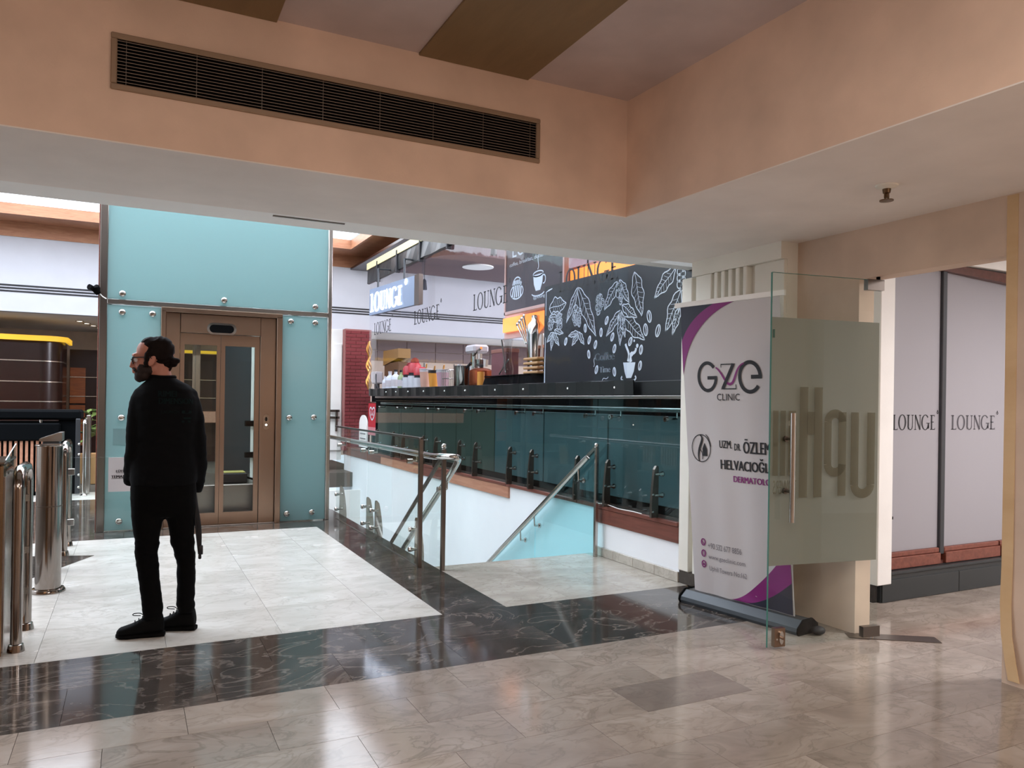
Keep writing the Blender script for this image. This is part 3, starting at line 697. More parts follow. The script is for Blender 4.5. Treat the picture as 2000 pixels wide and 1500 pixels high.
# ------------------------------------------------------------------ counter, clear blind, boards
ct = thing('bar_counter', 'dark long bar counter behind the tinted balustrade', 'counter', (4.3, 9.5, .465))
MB().bbox(4.245, 4.85, 4.95, 14.36, .466, 1.62, .01).bbox(4.40, 4.85, 14.36, 15.2, .466, 1.62, .01).build('body', m_blk, ct)
cp1, cp2 = M('counter_panel', (112, 122, 122), .4), M('counter_panel_olive', (110, 104, 92), .4)
for i in range(7): MB().bbox(4.225, 4.243, 5.0 + i * 1.31, 6.29 + i * 1.31, .55, 1.35, .004).build('front_panel', cp2 if i > 2 else cp1, ct)
MB().bbox(4.18, 4.90, 5.74, 14.36, 1.62, 1.66, .006).bbox(4.36, 4.90, 14.36, 15.25, 1.62, 1.66, .006).build('countertop', m_blk, ct)
vb = thing('roller_blind', 'clear vinyl roller blind printed with LOUNGE above the counter', 'blind', (4.03, 10, 1.6))
MB().bbox(4.028, 4.032, 5.72, 14.12, 1.66, 3.66, .0005).build('clear_sheet', m_film, vb)
bb = MB()
rs = []
for i in range(61):
    y = 5.62 + i * 8.5 / 60; d = .008 * sin(i * 2.1) + .004 * sin(i * 5.3)
    rs.append([(4.035 + d, y, 1.535 + .003 * sin(i * 1.7)), (4.045, y, 1.535), (4.045, y, 1.672), (4.03 + d, y, 1.668 + .004 * sin(i * 1.3))])
btm = bb.rings(rs).build('bottom_band', m_blkm, vb)
for y in (13.0, 12.45, 11.82, 11.08, 10.2, 9.45, 8.5, 7.75, 6.75, 5.9):
    MB().tube([(4.03, y, 1.605), (4.018, y, 1.605)], .011, 10).build('eyelet', m_strip, btm, 40)
rs = []
for i in range(41):
    y = 5.7 + i * 8.5 / 40; d = .015 * sin(i * 1.9) + .01 * sin(i * 4.7)
    rs.append([(3.99 + d, y, 3.67), (4.03, y, 3.66), (4.03, y, 3.92), (4.0, y, 3.93)])
MB().rings(rs).build('valance', m_blkm, vb)
for i in range(7): 
    y = 6.6 + i * 1.15
    MB().bbox(3.97, 4.04, y, y + .05, 3.62, 4.0, .004).build('strap', m_print, vb)
for y1, y0, z in ((13.80, 12.77, 2.668), (11.57, 10.46, 2.668), (9.22, 8.20, 2.652), (6.97, 5.88, 2.62)):
    F = Flat(); lounge(F, -y1, z, -y0, z + .215, 1.15); F.mb((4.026, 0, 0), (0, -1, 0), (0, 0, 1)).build('lettering', m_print, vb)
struct(MB().box(3.98, 4.12, 5.14, 14.2, 3.93, 4.05).build('trim_11', M('pale_rail', (214, 200, 150), .5)))
struct(MB().box(4.10, 4.5, 5.14, 15.88, 4.20, 4.245).build('trim_12', m_walnut))
# hanging lit sign
sg_ = thing('hanging_sign', 'glowing white LOUNGE box sign hanging under the black valance', 'sign', (3.93, 12.0, 3.16))
a_ = Vector((3.90, 11.0, 0)); b_ = Vector((3.71, 13.03, 0)); dv = (b_ - a_).normalized(); nv = Vector((-dv.y, dv.x, 0))
if nv.x > 0: nv = -nv
def sbox(u0, u1, z0, z1, t0, t1): 
    q = [a_ + dv * u0 + nv * t0, a_ + dv * u1 + nv * t0, a_ + dv * u1 + nv * t1, a_ + dv * u0 + nv * t1]
    return MB().prism([(p.x, p.y, z0) for p in q], (0, 0, z1 - z0))
sbox(0, 2.04, 2.935, 3.39, -.06, 0).build('box', m_signbox, sg_)
sbox(-.005, .16, 2.93, 3.395, -.065, .006).build('side_cap', m_steeld, sg_)
F = Flat(); lounge(F, -1.97, 2.985, -.62, 3.30, 1.75, False); F.disc(-.47, 3.33, .05, .05)
sgl = F.mb(a_ + nv * .012, -dv, (0, 0, 1)).build('lettering', m_sign, sg_)
for u in (.62, 1.72):
    p = a_ + dv * u + nv * -.03
    MB().tube([(p.x, p.y, 3.38), (p.x, p.y, 3.72)], .02, 8).tube([(p.x - .01, p.y, 3.715), (3.995, p.y, 3.715)], .015, 8).build('hanger', m_alu, sg_, 40)
for i, (x, y, zt, zb) in enumerate(((4.6, 12.7, 4.4, 3.42), (4.75, 10.15, 4.4, 3.62))):
    t = thing('pendant_lamp', ('small black pendant lamp in front of the glowing sign', 'small black pendant lamp hanging right of the glowing sign')[i], 'lamp', (x, y, zb), 'pendant lamps in the cafe')
    MB().tube([(x, y, zb + .16), (x, y, zt)], .006, 6).build('cord', m_alu, t, 40)
    MB().tube([(x, y, zb), (x, y, zb + .16), (x, y, zb + .19)], [.05, .035, .012], 12).build('shade', m_print, t, 40)
# bulkhead with a round lamp
P = [(x, y, 4.02) for x, y in smooth_path([(4.72, 14.6), (4.72, 13.2), (4.78, 12.75), (4.95, 12.42), (5.4, 12.26), (6.0, 12.28), (8, 12.5), (12, 13.0)], 4)]
bk = struct(MB().prism(P + [(12.0, 14.9, 4.02), (8, 14.75, 4.02)], (0, 0, .30)).build('ceiling.006', M('plum_ceiling', (96, 76, 82), .6)))
struct(MB().box(4.72, 12, 5.14, 15.9, 4.75, 4.85).build('ceiling.007', m_white))
rd = thing('downlight', 'round pale lamp flush in the plum cafe ceiling', 'downlight', (5.85, 13.2, 4.015))
MB().lathe([(.26, .01), (.30, .01), (.30, -.012), (.26, -.012)], (5.85, 13.2, 4.015), 24).build('rim', m_strip, rd, 40)
MB().lathe([(0, 0), (.26, 0), (.26, -.006), (0, -.008)], (5.85, 13.2, 4.015), 24).build('lens', M('pale_lens', (255, 225, 215), .5, emit=.9), rd, 40)
# hanging menu board
mb_ = thing('menu_board', 'hanging dark menu board with white coffee cup drawing under the ceiling edge', 'sign', (4.5, 8.42, 2.65))
MB().bbox(4.49, 4.53, 7.66, 9.19, 2.66, 3.62, .004).build('board', M('plum_board', (62, 54, 60), .5), mb_)
for a in ((9.18, 9.215, 2.62, 3.66), (7.63, 7.665, 2.62, 3.66)): MB().bbox(4.475, 4.54, *a, .004).build('frame', M('salmon_frame', (206, 168, 158), .5), mb_)
MB().bbox(4.475, 4.54, 7.63, 9.215, 2.62, 2.662, .004).build('frame', bpy.data.materials['salmon_frame'], mb_)
for y in (7.8, 9.05): MB().tube([(4.51, y, 3.66), (4.51, y, 4.7)], .008, 6).build('hanger', m_alu, mb_)
F = Flat()
F.text('LOUNGE', -9.0, 3.36, -7.85, 3.56); F.text('coffee, breakfast, dessert & bakery', -9.08, 3.235, -7.72, 3.30)
def cup(F, u, v, s, fill=True):
    if fill: F.poly([(u - .5 * s, v + .45 * s), (u + .5 * s, v + .45 * s), (u + .42 * s, v), (u + .22 * s, v - .33 * s), (u - .22 * s, v - .33 * s), (u - .42 * s, v)])
    F.ring(u, v + .47 * s, .5 * s, .13 * s, .06 * s); F.ring(u + .55 * s, v + .15 * s, .18 * s, .2 * s, .06 * s, -110, 110)
    F.ring(u, v - .42 * s, .62 * s, .16 * s, .06 * s, 190, 350)
    F.rib(bez((u - .05 * s, v + .68 * s), (u + .2 * s, v + .9 * s), (u - .2 * s, v + 1.1 * s), (u + .06 * s, v + 1.4 * s)), .05 * s)
cup(F, -8.28, 2.93, .26)
def croissant(F, u, v, s):
    F.ring(u, v, .5 * s, .26 * s, .05 * s)
    for i in range(5): F.rib(bez((u - .35 * s + .16 * i * s, v - .2 * s), (u - .32 * s + .16 * i * s, v), (u - .25 * s + .15 * i * s, v + .1 * s), (u - .18 * s + .12 * i * s, v + .42 * s)), .09 * s)
    F.ring(u + .02 * s, v + .2 * s, .36 * s, .32 * s, .05 * s, 10, 170)
croissant(F, -8.86, 2.90, .36)
F.text('@lounge', -8.4, 2.735, -8.05, 2.79)
F.mb((4.486, 0, 0), (0, -1, 0), (0, 0, 1)).build('print', m_chalk, mb_)
ob = thing('orange_reflection', 'glowing orange panels standing for a reflection behind the menu board and above the black board', 'reflection', (4.9, 8.5, 2.5))  # emissive panels stand in for an orange reflection
for y0, y1, z0, z1 in ((7.5, 9.75, 2.44, 2.64), (5.9, 7.9, 2.80, 3.05)): MB().bbox(4.72, 4.76, y0, y1, z0, z1, .004).build('panel', m_orange, ob)
MB().bbox(4.77, 4.80, 5.8, 9.8, 2.35, 3.1, .004).build('back_plate', M('salmon_plate', (214, 176, 166), .6), ob)
MB().tube([(4.78, 7.6, 3.1), (4.78, 7.6, 4.75)], .01, 6).tube([(4.78, 9.4, 3.1), (4.78, 9.4, 4.75)], .01, 6).build('hanger', m_alu, ob)
# pale framed panel on the back fascia
pp = thing('wall_panel', 'pale framed rectangular panel on the white back fascia right of the menu board', 'panel', (8.25, 15.88, 3.0))
MB().bbox(7.82, 8.68, 15.86, 15.884, 2.99, 3.34, .004).build('sheet', M('pale_grey', (206, 198, 206), .5), pp)
for a in ((7.80, 7.825, 2.97, 3.36), (8.675, 8.70, 2.97, 3.36)): MB().bbox(a[0], a[1], 15.855, 15.884, a[2], a[3], .003).build('frame', M('lilac_frame', (176, 164, 180), .5) if 'lilac_frame' not in bpy.data.materials else bpy.data.materials['lilac_frame'], pp)
# black wall with chalk drawing
bw = thing('chalk_wall', 'black wall board with white chalk coffee plants and cup', 'board', (4.25, 6.3, 1.66))
MB().prism([(4.24, 7.66, 1.66), (4.24, 4.95, 1.66), (4.24, 4.95, 3.3), (4.24, 5.72, 3.3), (4.24, 5.72, 2.77), (4.24, 7.66, 2.785)], (.06, 0, 0)).build('board', m_board, bw)
MB().bbox(4.10, 4.242, 4.93, 5.72, 1.53, 1.66, .004).build('ledge', m_blkm, bw)
F = Flat()
rnd = random.Random(3)
def cleaf(u, v, ang, ln, wd, vein=True, lw=.012):
    c, s = cos(R(ang)), sin(R(ang)); T = lambda a, b: (u + a * c - b * s, v + a * s + b * c)
    up, dn = [], []
    for i in range(15):
        t = i / 14; w = wd * sin(pi * t ** .8) * (1 + .16 * sin(t * 19 + u * 9))
        up.append(T(ln * t, w)); w2 = wd * sin(pi * t ** .8) * (1 + .16 * sin(t * 17 + 2 + v * 9)); dn.append(T(ln * t, -w2))
    F.rib(up, lw); F.rib(dn, lw); F.rib([T(ln * t / 8, .006 * sin(t)) for t in range(9)], lw * .7)
    if vein:
        for i in range(2, 8):
            t = i / 9; w = wd * sin(pi * t ** .8)
            F.rib([T(ln * t, 0), T(ln * t + .06 * ln, w * .5), T(ln * t + .09 * ln, w * .85)], lw * .3); F.rib([T(ln * t, 0), T(ln * t + .06 * ln, -w * .5), T(ln * t + .09 * ln, -w * .85)], lw * .3)
def cbean(u, v, ang, s):
    c, q = cos(R(ang)), sin(R(ang))
    P = [(u + s * cos(R(a)) * c - .55 * s * sin(R(a)) * q, v + s * cos(R(a)) * q + .55 * s * sin(R(a)) * c) for a in range(0, 360, 20)]
    F.rib(P, .012, True)
    F.rib([(u - s * .8 * c, v - s * .8 * q), (u + .12 * s * q, v - .12 * s * c), (u + s * .8 * c, v + s * .8 * q)], .012)
def berries(u, v, n, sp):
    for i in range(n):
        a, r = rnd.random() * 6.3, sp * sqrt(rnd.random()); F.ring(u + r * cos(a) * .7, v + r * sin(a), .026, .032, .006, n=12)
def lf(p, q, w, lw=.010, vein=True):
    cleaf(p[0], p[1], math.degrees(atan2(q[1] - p[1], q[0] - p[0])), hypot(q[0] - p[0], q[1] - p[1]), w, vein, lw)
for p, q, w in (((-7.541, 2.523), (-7.167, 2.546), .10), ((-7.55, 2.41), (-7.25, 2.43), .06), ((-7.451, 2.248), (-7.59, 2.142), .03), ((-7.451, 2.248), (-7.492, 2.043), .03), ((-7.451, 2.248), (-7.309, 2.09), .035), ((-7.42, 2.27), (-7.22, 2.22), .03),
                ((-6.926, 2.688), (-7.16, 2.33), .045), ((-6.926, 2.688), (-6.562, 2.139), .085), ((-6.902, 2.206), (-7.114, 2.18), .03), ((-6.902, 2.206), (-7.035, 2.073), .035), ((-6.902, 2.206), (-6.786, 2.069), .035),
                ((-6.191, 2.648), (-6.42, 2.39), .06), ((-6.16, 2.66), (-5.99, 2.42), .05), ((-6.132, 2.362), (-6.375, 2.125), .045), ((-6.132, 2.362), (-6.132, 2.018), .045), ((-6.132, 2.362), (-6.048, 2.092), .04), ((-6.078, 2.287), (-5.737, 2.047), .07), ((-6.107, 2.409), (-5.862, 2.267), .05), ((-5.913, 2.702), (-5.782, 2.269), .085)):
    lf(p, q, w)
for u, v, n, sp in ((-7.50, 2.36, 12, .07), (-7.31, 2.37, 16, .08), (-6.938, 2.378, 26, .11), (-6.50, 2.47, 22, .10), (-6.154, 2.53, 14, .10)): berries(u, v, n, sp)
for i, (u, v) in enumerate(((-7.166, 2.126), (-6.771, 2.239), (-6.688, 2.11), (-6.57, 2.055), (-6.469, 2.173), (-6.37, 2.284), (-6.266, 2.112), (-6.694, 1.962), (-6.227, 1.994), (-5.963, 2.047), (-5.791, 1.96), (-5.803, 1.812), (-6.544, 1.798), (-6.222, 1.767))):
    cbean(u, v, (62, 100, 65, 70, 88, 60, 64, 105, 70, 60, 80, 75, 65, 100)[i], .042)
for p, q, w in (((-5.3, 2.657), (-5.6, 2.419), .07), ((-5.226, 2.451), (-5.43, 2.103), .075), ((-5.237, 2.306), (-5.336, 2.065), .04)): lf(p, q, w, .011)
for i in range(8): F.ring(-5.25 + .05 * (i % 2), 2.665 - .035 * i * .8, .030, .036, .011, n=14)
for u, v, a in ((-5.672, 2.258, 105), (-5.724, 2.14, 100), (-5.54, 2.117, 72)): cbean(u, v, a, .055)
F.text('Coffee', -6.575, 1.888, -6.227, 1.964, bold=.003); F.text('Time', -6.486, 1.765, -6.294, 1.828, bold=.003)
F.rib(bez((-6.56, 1.93), (-6.64, 1.89), (-6.55, 1.86), (-6.60, 1.83)), .008); F.rib(bez((-6.437, 1.686), (-6.40, 1.74), (-6.38, 1.67), (-6.328, 1.72)), .007)
# splashing cup
F.poly([(-6.076, 1.852), (-5.876, 1.846), (-5.90, 1.76), (-5.94, 1.70), (-6.02, 1.70), (-6.05, 1.76)]); F.ring(-5.985, 1.70, .12, .035, .018, 150, 390)
F.rib(bez((-5.95, 1.85), (-6.0, 1.97), (-5.87, 1.90), (-5.87, 1.98)), [.045] * 8 + [.03] * 7); F.rib(bez((-6.0, 1.86), (-5.95, 1.94), (-6.02, 1.97), (-6.04, 2.03)), .028); F.disc(-5.90, 2.05, .012); F.disc(-5.85, 2.0, .02)
F.rib([(-7.63, 1.66), (-7.63, 1.9), (-7.62, 2.2)], [.02, .016, .008]); F.rib([(-7.62, 2.45), (-7.62, 2.72), (-7.55, 2.735), (-7.48, 2.745)], [.008, .012, .016, .01])
F.rib(bez((-5.1, 1.665), (-5.02, 1.67), (-4.98, 1.69), (-4.97, 1.72)), .012)
F.mb((4.2375, 0, 0), (0, -1, 0), (0, 0, 1)).build('drawing', m_chalk, bw)
# ------------------------------------------------------------------ brick column, door, back tiles
bcx = struct(MB().box(3.95, 4.50, 15.62, 15.9, .40, 2.93).build('wall_back.006', m_mortar))
bmx = MB().bbox(-.105, .105, -.012, .012, -.031, .031, .004); b0 = bmx.build('brick', m_brick); bme = b0.data
bpy.data.objects.remove(b0)
bmh = MB().bbox(-.05, .05, -.012, .012, -.031, .031, .004); b1 = bmh.build('brick', m_brick); bmhe = b1.data; bpy.data.objects.remove(b1)
for r in range(34):
    z = .44 + r * .0735
    xs = [(4.06, 0), (4.275, 0), (4.44, 1)] if r % 2 == 0 else [(4.003, 1), (4.165, 0), (4.385, 0)]
    for x, h in xs:
        o = bpy.data.objects.new('brick', bmhe if h else bme); COL.objects.link(o); o.parent = bcx
        o.location = (x + rnd.uniform(-.003, .003), 15.612 + rnd.uniform(-.004, .003), z); ORG[o] = Vector((0, 0, 0))
d2 = struct(MB().box(3.40, 3.95, 15.85, 15.95, .2, 2.93).build('door_2', m_white))
MB().bbox(3.55, 3.93, 15.80, 15.85, .4, 2.62, .01).build('door_leaf', m_white, d2)
for z in (1.06, 1.20): MB().bbox(3.45, 3.88, 15.72, 15.75, z, z + .05, .004).build('push_bar', m_steeld, d2)
MB().bbox(3.80, 3.84, 15.72, 15.80, .8, 1.25, .004).build('push_bar', m_steeld, d2)
bt = struct(MB().box(4.5, 12, 17.9, 18.1, .4, 2.93).build('wall_back.007', M('back_beige', (206, 186, 170), .7)))
for i in range(10):
    for j in range(2): MB().bbox(4.55 + i * .75, 5.29 + i * .75, 17.87, 17.9, 2.42 + j * .25, 2.66 + j * .25, .004).build('tile', M('mauve_tile', (112, 92, 92), .5) if 'mauve_tile' not in bpy.data.materials else bpy.data.materials['mauve_tile'], bt)
for i in range(9): MB().bbox(4.9 + i * .8, 4.92 + i * .8, 17.88, 17.9, .5, 2.40, .002).build('joint_strip', m_alu, bt)
# things that stand past the end of the counter
t = thing('banner_flag', 'red hanging flag with white heart emblem behind the balustrade', 'flag', (4.3, 14.75, 1.1))
MB().bbox(4.29, 4.30, 14.47, 15.03, .92, 1.40, .002).build('cloth', M('flag_red', (190, 36, 52), .6), t)
MB().bbox(4.288, 4.302, 14.47, 15.03, .76, .92, .002).build('lower_cloth', M('flag_pale', (206, 130, 138), .6), t)
MB().tube([(4.295, 14.42, 1.41), (4.295, 15.08, 1.41)], .015, 8).build('rod', m_steel, t)
F = Flat()
for sgn in (-1, 1):
    F.rib(bez((-14.75, 1.06), (-14.75 + sgn * .30, 1.17), (-14.75 + sgn * .17, 1.42), (-14.75, 1.26)), .028)
    F.rib(bez((-14.75, 1.26), (-14.75 - sgn * .02, 1.16), (-14.75 + sgn * .12, 1.10), (-14.75 + sgn * .09, 1.24)), .02)
F.mb((4.286, 0, 0), (0, -1, 0), (0, 0, 1)).build('emblem', m_chalk, t)
MB().tube([(4.295, 14.75, .47), (4.295, 14.75, .76)], .02, 8).build('pole', m_steel, t)
t = thing('standing_sign', 'white round topped sign board beside the red flag', 'sign', (4.26, 15.3, .49))
P = [(4.26, 15.05, .49), (4.26, 15.6, .49), (4.26, 15.6, .95)] + [(4.26, 15.325 + .275 * cos(R(a)), .95 + .2 * sin(R(a))) for a in range(15, 166, 15)] + [(4.26, 15.05, .95)]
MB().prism(P, (.03, 0, 0)).build('board', m_strip, t)
for z in (.66, .76): MB().bbox(4.252, 4.26, 15.12, 15.5, z, z + .02, .002).build('printed_line', m_grey, t)
# ------------------------------------------------------------------ what stands on the counter
C0 = 1.66
def item(name, label, cat, y, x=4.32, z=C0): return thing(name, label, cat, (x, y, z), None)
def bottle(y, h, r, mat, capm, label, x=4.32):
    t = item('bottle', label, 'bottle', y, x); t['group'] = 'bottles on the bar counter'
    MB().lathe([(0, 0), (r, 0), (r, h * .6), (r * .85, h * .68), (r * .35, h * .78), (r * .35, h * .92), (0, h * .92)], (x, y, C0), 12).build('body', mat, t, 40)
    MB().lathe([(r * .42, h * .9), (r * .42, h), (0, h)], (x, y, C0), 10).build('cap', capm, t, 40)
    MB().lathe([(r * 1.01, h * .15), (r * 1.02, h * .15), (r * 1.02, h * .5), (r * 1.01, h * .5)], (x, y, C0), 12).build('printed_label', m_paper, t, 40)
bm1, bm2, bm3 = M('bottle_white', (216, 222, 228), .3), M('bottle_green', (150, 168, 120), .2), M('bottle_blue', (120, 140, 152), .2)
bottle(14.05, .26, .05, bm1, m_paper, 'small white bottle at the far left end of the counter')
bottle(13.72, .34, .09, bm1, m_paper, 'tall white bottle, left one of the white pair')
bottle(13.38, .36, .085, bm1, m_print, 'tall white bottle with black cap, right one of the white pair')
bottle(13.08, .34, .06, bm2, m_print, 'green bottle with black cap beside the white pair')
bottle(12.85, .30, .06, bm3, m_print, 'blue grey bottle left of the coffee tins')
bottle(10.36, .34, .085, bm1, m_paper, 'white bottle just left of the steel pot')
t = item('dispenser', 'white upright dispenser with a grey hose at the counter end', 'dispenser', 14.55)
MB().bbox(4.24, 4.40, 14.42, 14.7, C0 + .12, C0 + .36, .02).build('body', m_paper, t); MB().bbox(4.28, 4.36, 14.5, 14.62, C0, C0 + .13, .01).build('foot', m_alu, t)
MB().tube(smooth_path([(4.25, 14.4, C0 + .30), (4.22, 14.3, C0 + .2), (4.24, 14.28, C0 + .05), (4.3, 14.3, C0 + .02)]), .015, 8).build('hose', m_alu, t, 40)
tm1, tm2 = M('tin_white', (206, 206, 210), .4), M('tin_red', (190, 60, 66), .4)
for y, l, h in ((12.62, 'white coffee tin with red lid, left one', .40), (12.34, 'white coffee tin with red lid, middle one', .44), (12.06, 'white coffee tin with red lid, right one', .36)):
    t = item('coffee_tin', l, 'tin', y); t['group'] = 'coffee tins'
    MB().lathe([(0, 0), (.115, 0), (.115, h * .45), (.115, h * .5), (0, h * .5)], t.location, 16).build('lower_tin', tm1, t, 40)
    MB().lathe([(0, h * .5), (.1, h * .5), (.1, h * .62), (0, h * .62)], t.location, 16).build('black_band', m_print, t, 40)
    MB().lathe([(0, h * .62), (.11, h * .62), (.11, h * .9), (.08, h), (0, h)], t.location, 16).build('lid', tm2, t, 40)
cu1, cu2 = M('cup_tan', (206, 160, 140), .6), M('cup_amber', (220, 150, 60), .5)
for y, h, r, mt, l in ((11.80, .34, .10, cu1, 'tall tan stack of paper cups'), (11.42, .30, .09, cu2, 'amber glass cup with straws'), (11.02, .30, .105, M('spice_pink', (190, 150, 160), .6), 'pink striped box of sachets')):
    t = item('cup_stack', l, 'cup', y)
    MB().lathe([(0, 0), (r * .75, 0), (r, h * .8), (r * .9, h * .8), (0, h * .75)], t.location, 14).build('cup', mt, t, 40)
    for i in range(3): MB().lathe([(r * .8, h * (.80 + i * .06)), (r * 1.03, h * (.80 + i * .06)), (r * 1.03, h * (.84 + i * .06)), (r * .8, h * (.84 + i * .06))], t.location, 14).build('rim', m_print if mt is cu2 else m_paper, t, 40)
    for i in range(4): MB().tube([(4.32, y - .03 + .02 * i, C0 + h * .8), (4.30 + .02 * i, y - .1 + .06 * i, C0 + h * 1.18)], .008, 6).build('straw', m_print if i % 2 else cu2, t)
t = item('wire_rack', 'fine wire cutlery rack left of the steel pot', 'rack', 10.72)
for i in range(6): MB().tube([(4.24 + .03 * i, 10.58, C0), (4.24 + .03 * i, 10.58, C0 + .28)], .005, 5).tube([(4.24 + .03 * i, 10.86, C0), (4.24 + .03 * i, 10.86, C0 + .28)], .005, 5).build('wire', m_steel, t)
for z in (.02, .14, .27): MB().tube([(4.24, 10.58, C0 + z), (4.39, 10.58, C0 + z), (4.39, 10.86, C0 + z), (4.24, 10.86, C0 + z), (4.24, 10.58, C0 + z)], .006, 5).build('hoop', m_steel, t)
t = item('juicer', 'tall lever juice press of polished metal on the counter', 'juicer', 10.10, 4.5)
q = (4.5, 10.10, C0)
MB().bbox(4.36, 4.64, 9.92, 10.28, C0, C0 + .06, .01).build('base', m_steel, t); MB().tube([(4.5, 10.16, C0 + .06), (4.5, 10.16, C0 + .52)], .085, 14).build('column', m_chrome, t, 40)
MB().bbox(4.38, 4.62, 9.98, 10.32, C0 + .50, C0 + .62, .03).build('head', m_paper, t)
MB().tube(smooth_path([(4.5, 10.2, C0 + .2), (4.46, 10.22, C0 + .36), (4.44, 10.1, C0 + .48), (4.44, 9.86, C0 + .56)]), .02, 8).build('lever', m_chrome, t, 40)
MB().lathe([(0, .30), (.09, .30), (.10, .40), (0, .42)], (4.5, 9.98, C0), 14).build('press_cup', m_chrome, t, 40)
t = item('steel_pot', 'brushed steel pot standing in front of the juice press', 'pot', 9.98, 4.215)
MB().lathe([(0, 0), (.125, 0), (.13, .02), (.13, .29), (.138, .30), (.12, .30), (.12, .05), (0, .05)], t.location, 20).build('body', m_chrome, t, 40)
MB().tube([(4.215, 9.86, C0 + .27), (4.215, 9.70, C0 + .33)], .02, 8).build('handle', m_print, t, 40)
t = item('copper_canister', 'copper canister right of the steel pot', 'canister', 9.58)
MB().lathe([(0, 0), (.16, 0), (.17, .04), (.17, .22), (.12, .25), (0, .27)], t.location, 18).build('body', M('copper', (176, 92, 60), .25, .8), t, 40)
MB().tube([(4.22, 9.37, C0), (4.22, 9.37, C0 + .2)], .05, 10).build('amber_glass', cu2, t, 40)
MB().lathe([(0, .27), (.03, .27), (.03, .31), (0, .32)], t.location, 10).build('knob', m_print, t, 40)
tb = thing('display_tray', 'black raised display tray under the patterned box', 'tray', (4.35, 8.6, C0))
MB().prism([(4.2, 9.28, C0), (4.2, 7.75, C0), (4.2, 7.92, C0 + .13), (4.2, 9.2, C0 + .11)], (.4, 0, 0)).build('base', m_blk, tb)
MB().bbox(4.19, 4.61, 7.92, 9.2, C0 + .12, C0 + .135, .004).build('top_plate', m_blk, tb)
Z1 = C0 + .135
t = item('patterned_box', 'plum patterned cardboard box on the black display tray', 'box', 8.95, 4.36, Z1)
MB().bbox(4.28, 4.46, 8.72, 9.17, Z1, Z1 + .34, .006).build('carton', M('plum_box', (112, 66, 70), .6), t); MB().bbox(4.275, 4.465, 8.715, 9.175, Z1 + .30, Z1 + .35, .004).build('lid', M('plum_lid', (146, 96, 84), .6), t)
t = item('glass_carafe', 'clear glass carafe with steel rods in front of the plum box', 'carafe', 8.62, 4.25, Z1)
MB().lathe([(0, 0), (.07, 0), (.08, .08), (.05, .22), (.06, .42), (.07, .46), (.06, .46), (.05, .4), (.04, .24), (.06, .06), (0, .03)], t.location, 14).build('body', glass('carafe_glass', (.9, .9, .9)), t, 40)
MB().tube([(4.25, 8.66, Z1 + .03), (4.25, 8.80, Z1 + .46)], .010, 6).build('rod', m_chrome, t); MB().tube([(4.25, 8.60, Z1 + .2), (4.25, 8.86, Z1 + .02)], .010, 6).build('rod', m_chrome, t)
t = item('cocktail_shaker', 'tall steel cocktail shaker with bar spoons at the top of the tray', 'shaker', 8.32, 4.48, Z1)
MB().lathe([(0, 0), (.09, 0), (.11, .50), (.10, .62), (.05, .68), (.05, .74), (0, .75)], t.location, 16).build('body', m_chrome, t, 40)
for i in range(4): MB().tube([(4.44, 8.40 + .03 * i, Z1 + .4), (4.42, 8.52 + .06 * i, Z1 + .74 - .03 * i)], .011, 6).ell((4.42, 8.52 + .06 * i, Z1 + .75 - .03 * i), (.015, .028, .03), 8, 6).build('bar_spoon', m_chrome, t, 40)
for i, l in enumerate(('bottom', 'second', 'third', 'top')):
    t = item('serving_board', l + ' wooden serving board in the stack right of the shaker', 'board', 8.05 + .015 * i, 4.36, Z1 + .004 + i * .055); t['group'] = 'stacked serving boards'
    z = Z1 + .004 + i * .055
    MB().bbox(4.26, 4.48, 7.86, 8.22, z, z + .03, .008).build('board', M('board_wood', (190, 150, 104), .6) if 'board_wood' not in bpy.data.materials else bpy.data.materials['board_wood'], t)
    MB().bbox(4.34, 4.40, 7.74, 7.87, z + .004, z + .026, .006).build('handle', bpy.data.materials['board_wood'], t)
t = item('knife_block', 'brown wooden block left of the serving boards', 'block', 8.18, 4.55, Z1 ); MB().bbox(4.5, 4.6, 8.02, 8.16, Z1, Z1 + .36, .01).build('block', m_wood, t); MB().bbox(4.495, 4.605, 8.01, 8.17, Z1 + .33, Z1 + .37, .004).build('lid', m_wood2, t)
# gold tassels and box far left
t = thing('gold_tassel', 'twisted gold rope tassel hanging beside the brick column', 'tassel', (4.1, 14.35, 1.66))
for i in range(3):
    y = 14.28 + .09 * i
    MB().tube([(4.1 + .02 * sin(z * 22 + i), y + .025 * cos(z * 22 + i), 1.665 + z * 1.1) for z in [k * .04 for k in range(22)]], .016, 6).build('rope', M('gold', (196, 140, 70), .3, .7) if 'gold' not in bpy.data.materials else bpy.data.materials['gold'], t, 50)
t = thing('gift_box', 'brown and gold box on the back shelf behind the bottles', 'box', (4.7, 14.5, C0))
MB().bbox(4.6, 4.8, 14.1, 15.0, C0, C0 + .55, .01).build('carton', M('brown_card', (104, 72, 44), .6), t); MB().prism([(4.58, 15.02, C0 + .5), (4.58, 14.05, C0 + .62), (4.58, 14.05, C0 + .80), (4.58, 15.02, C0 + .80)], (.25, 0, 0)).build('gold_lid', M('gold_card', (150, 112, 60), .4), t)
t = thing('ribbon_bow', 'red padded bow behind the coffee tins', "bow", (4.62, 13.3, C0))
MB().ell((4.62, 13.20, C0 + .50), (.07, .13, .085), 12, 8).ell((4.62, 13.44, C0 + .46), (.06, .15, .05), 12, 8).tube([(4.62, 13.3, C0), (4.62, 13.3, C0 + .46)], .03, 8).build('body', M('cushion_red', (140, 34, 42), .8), t, 60)
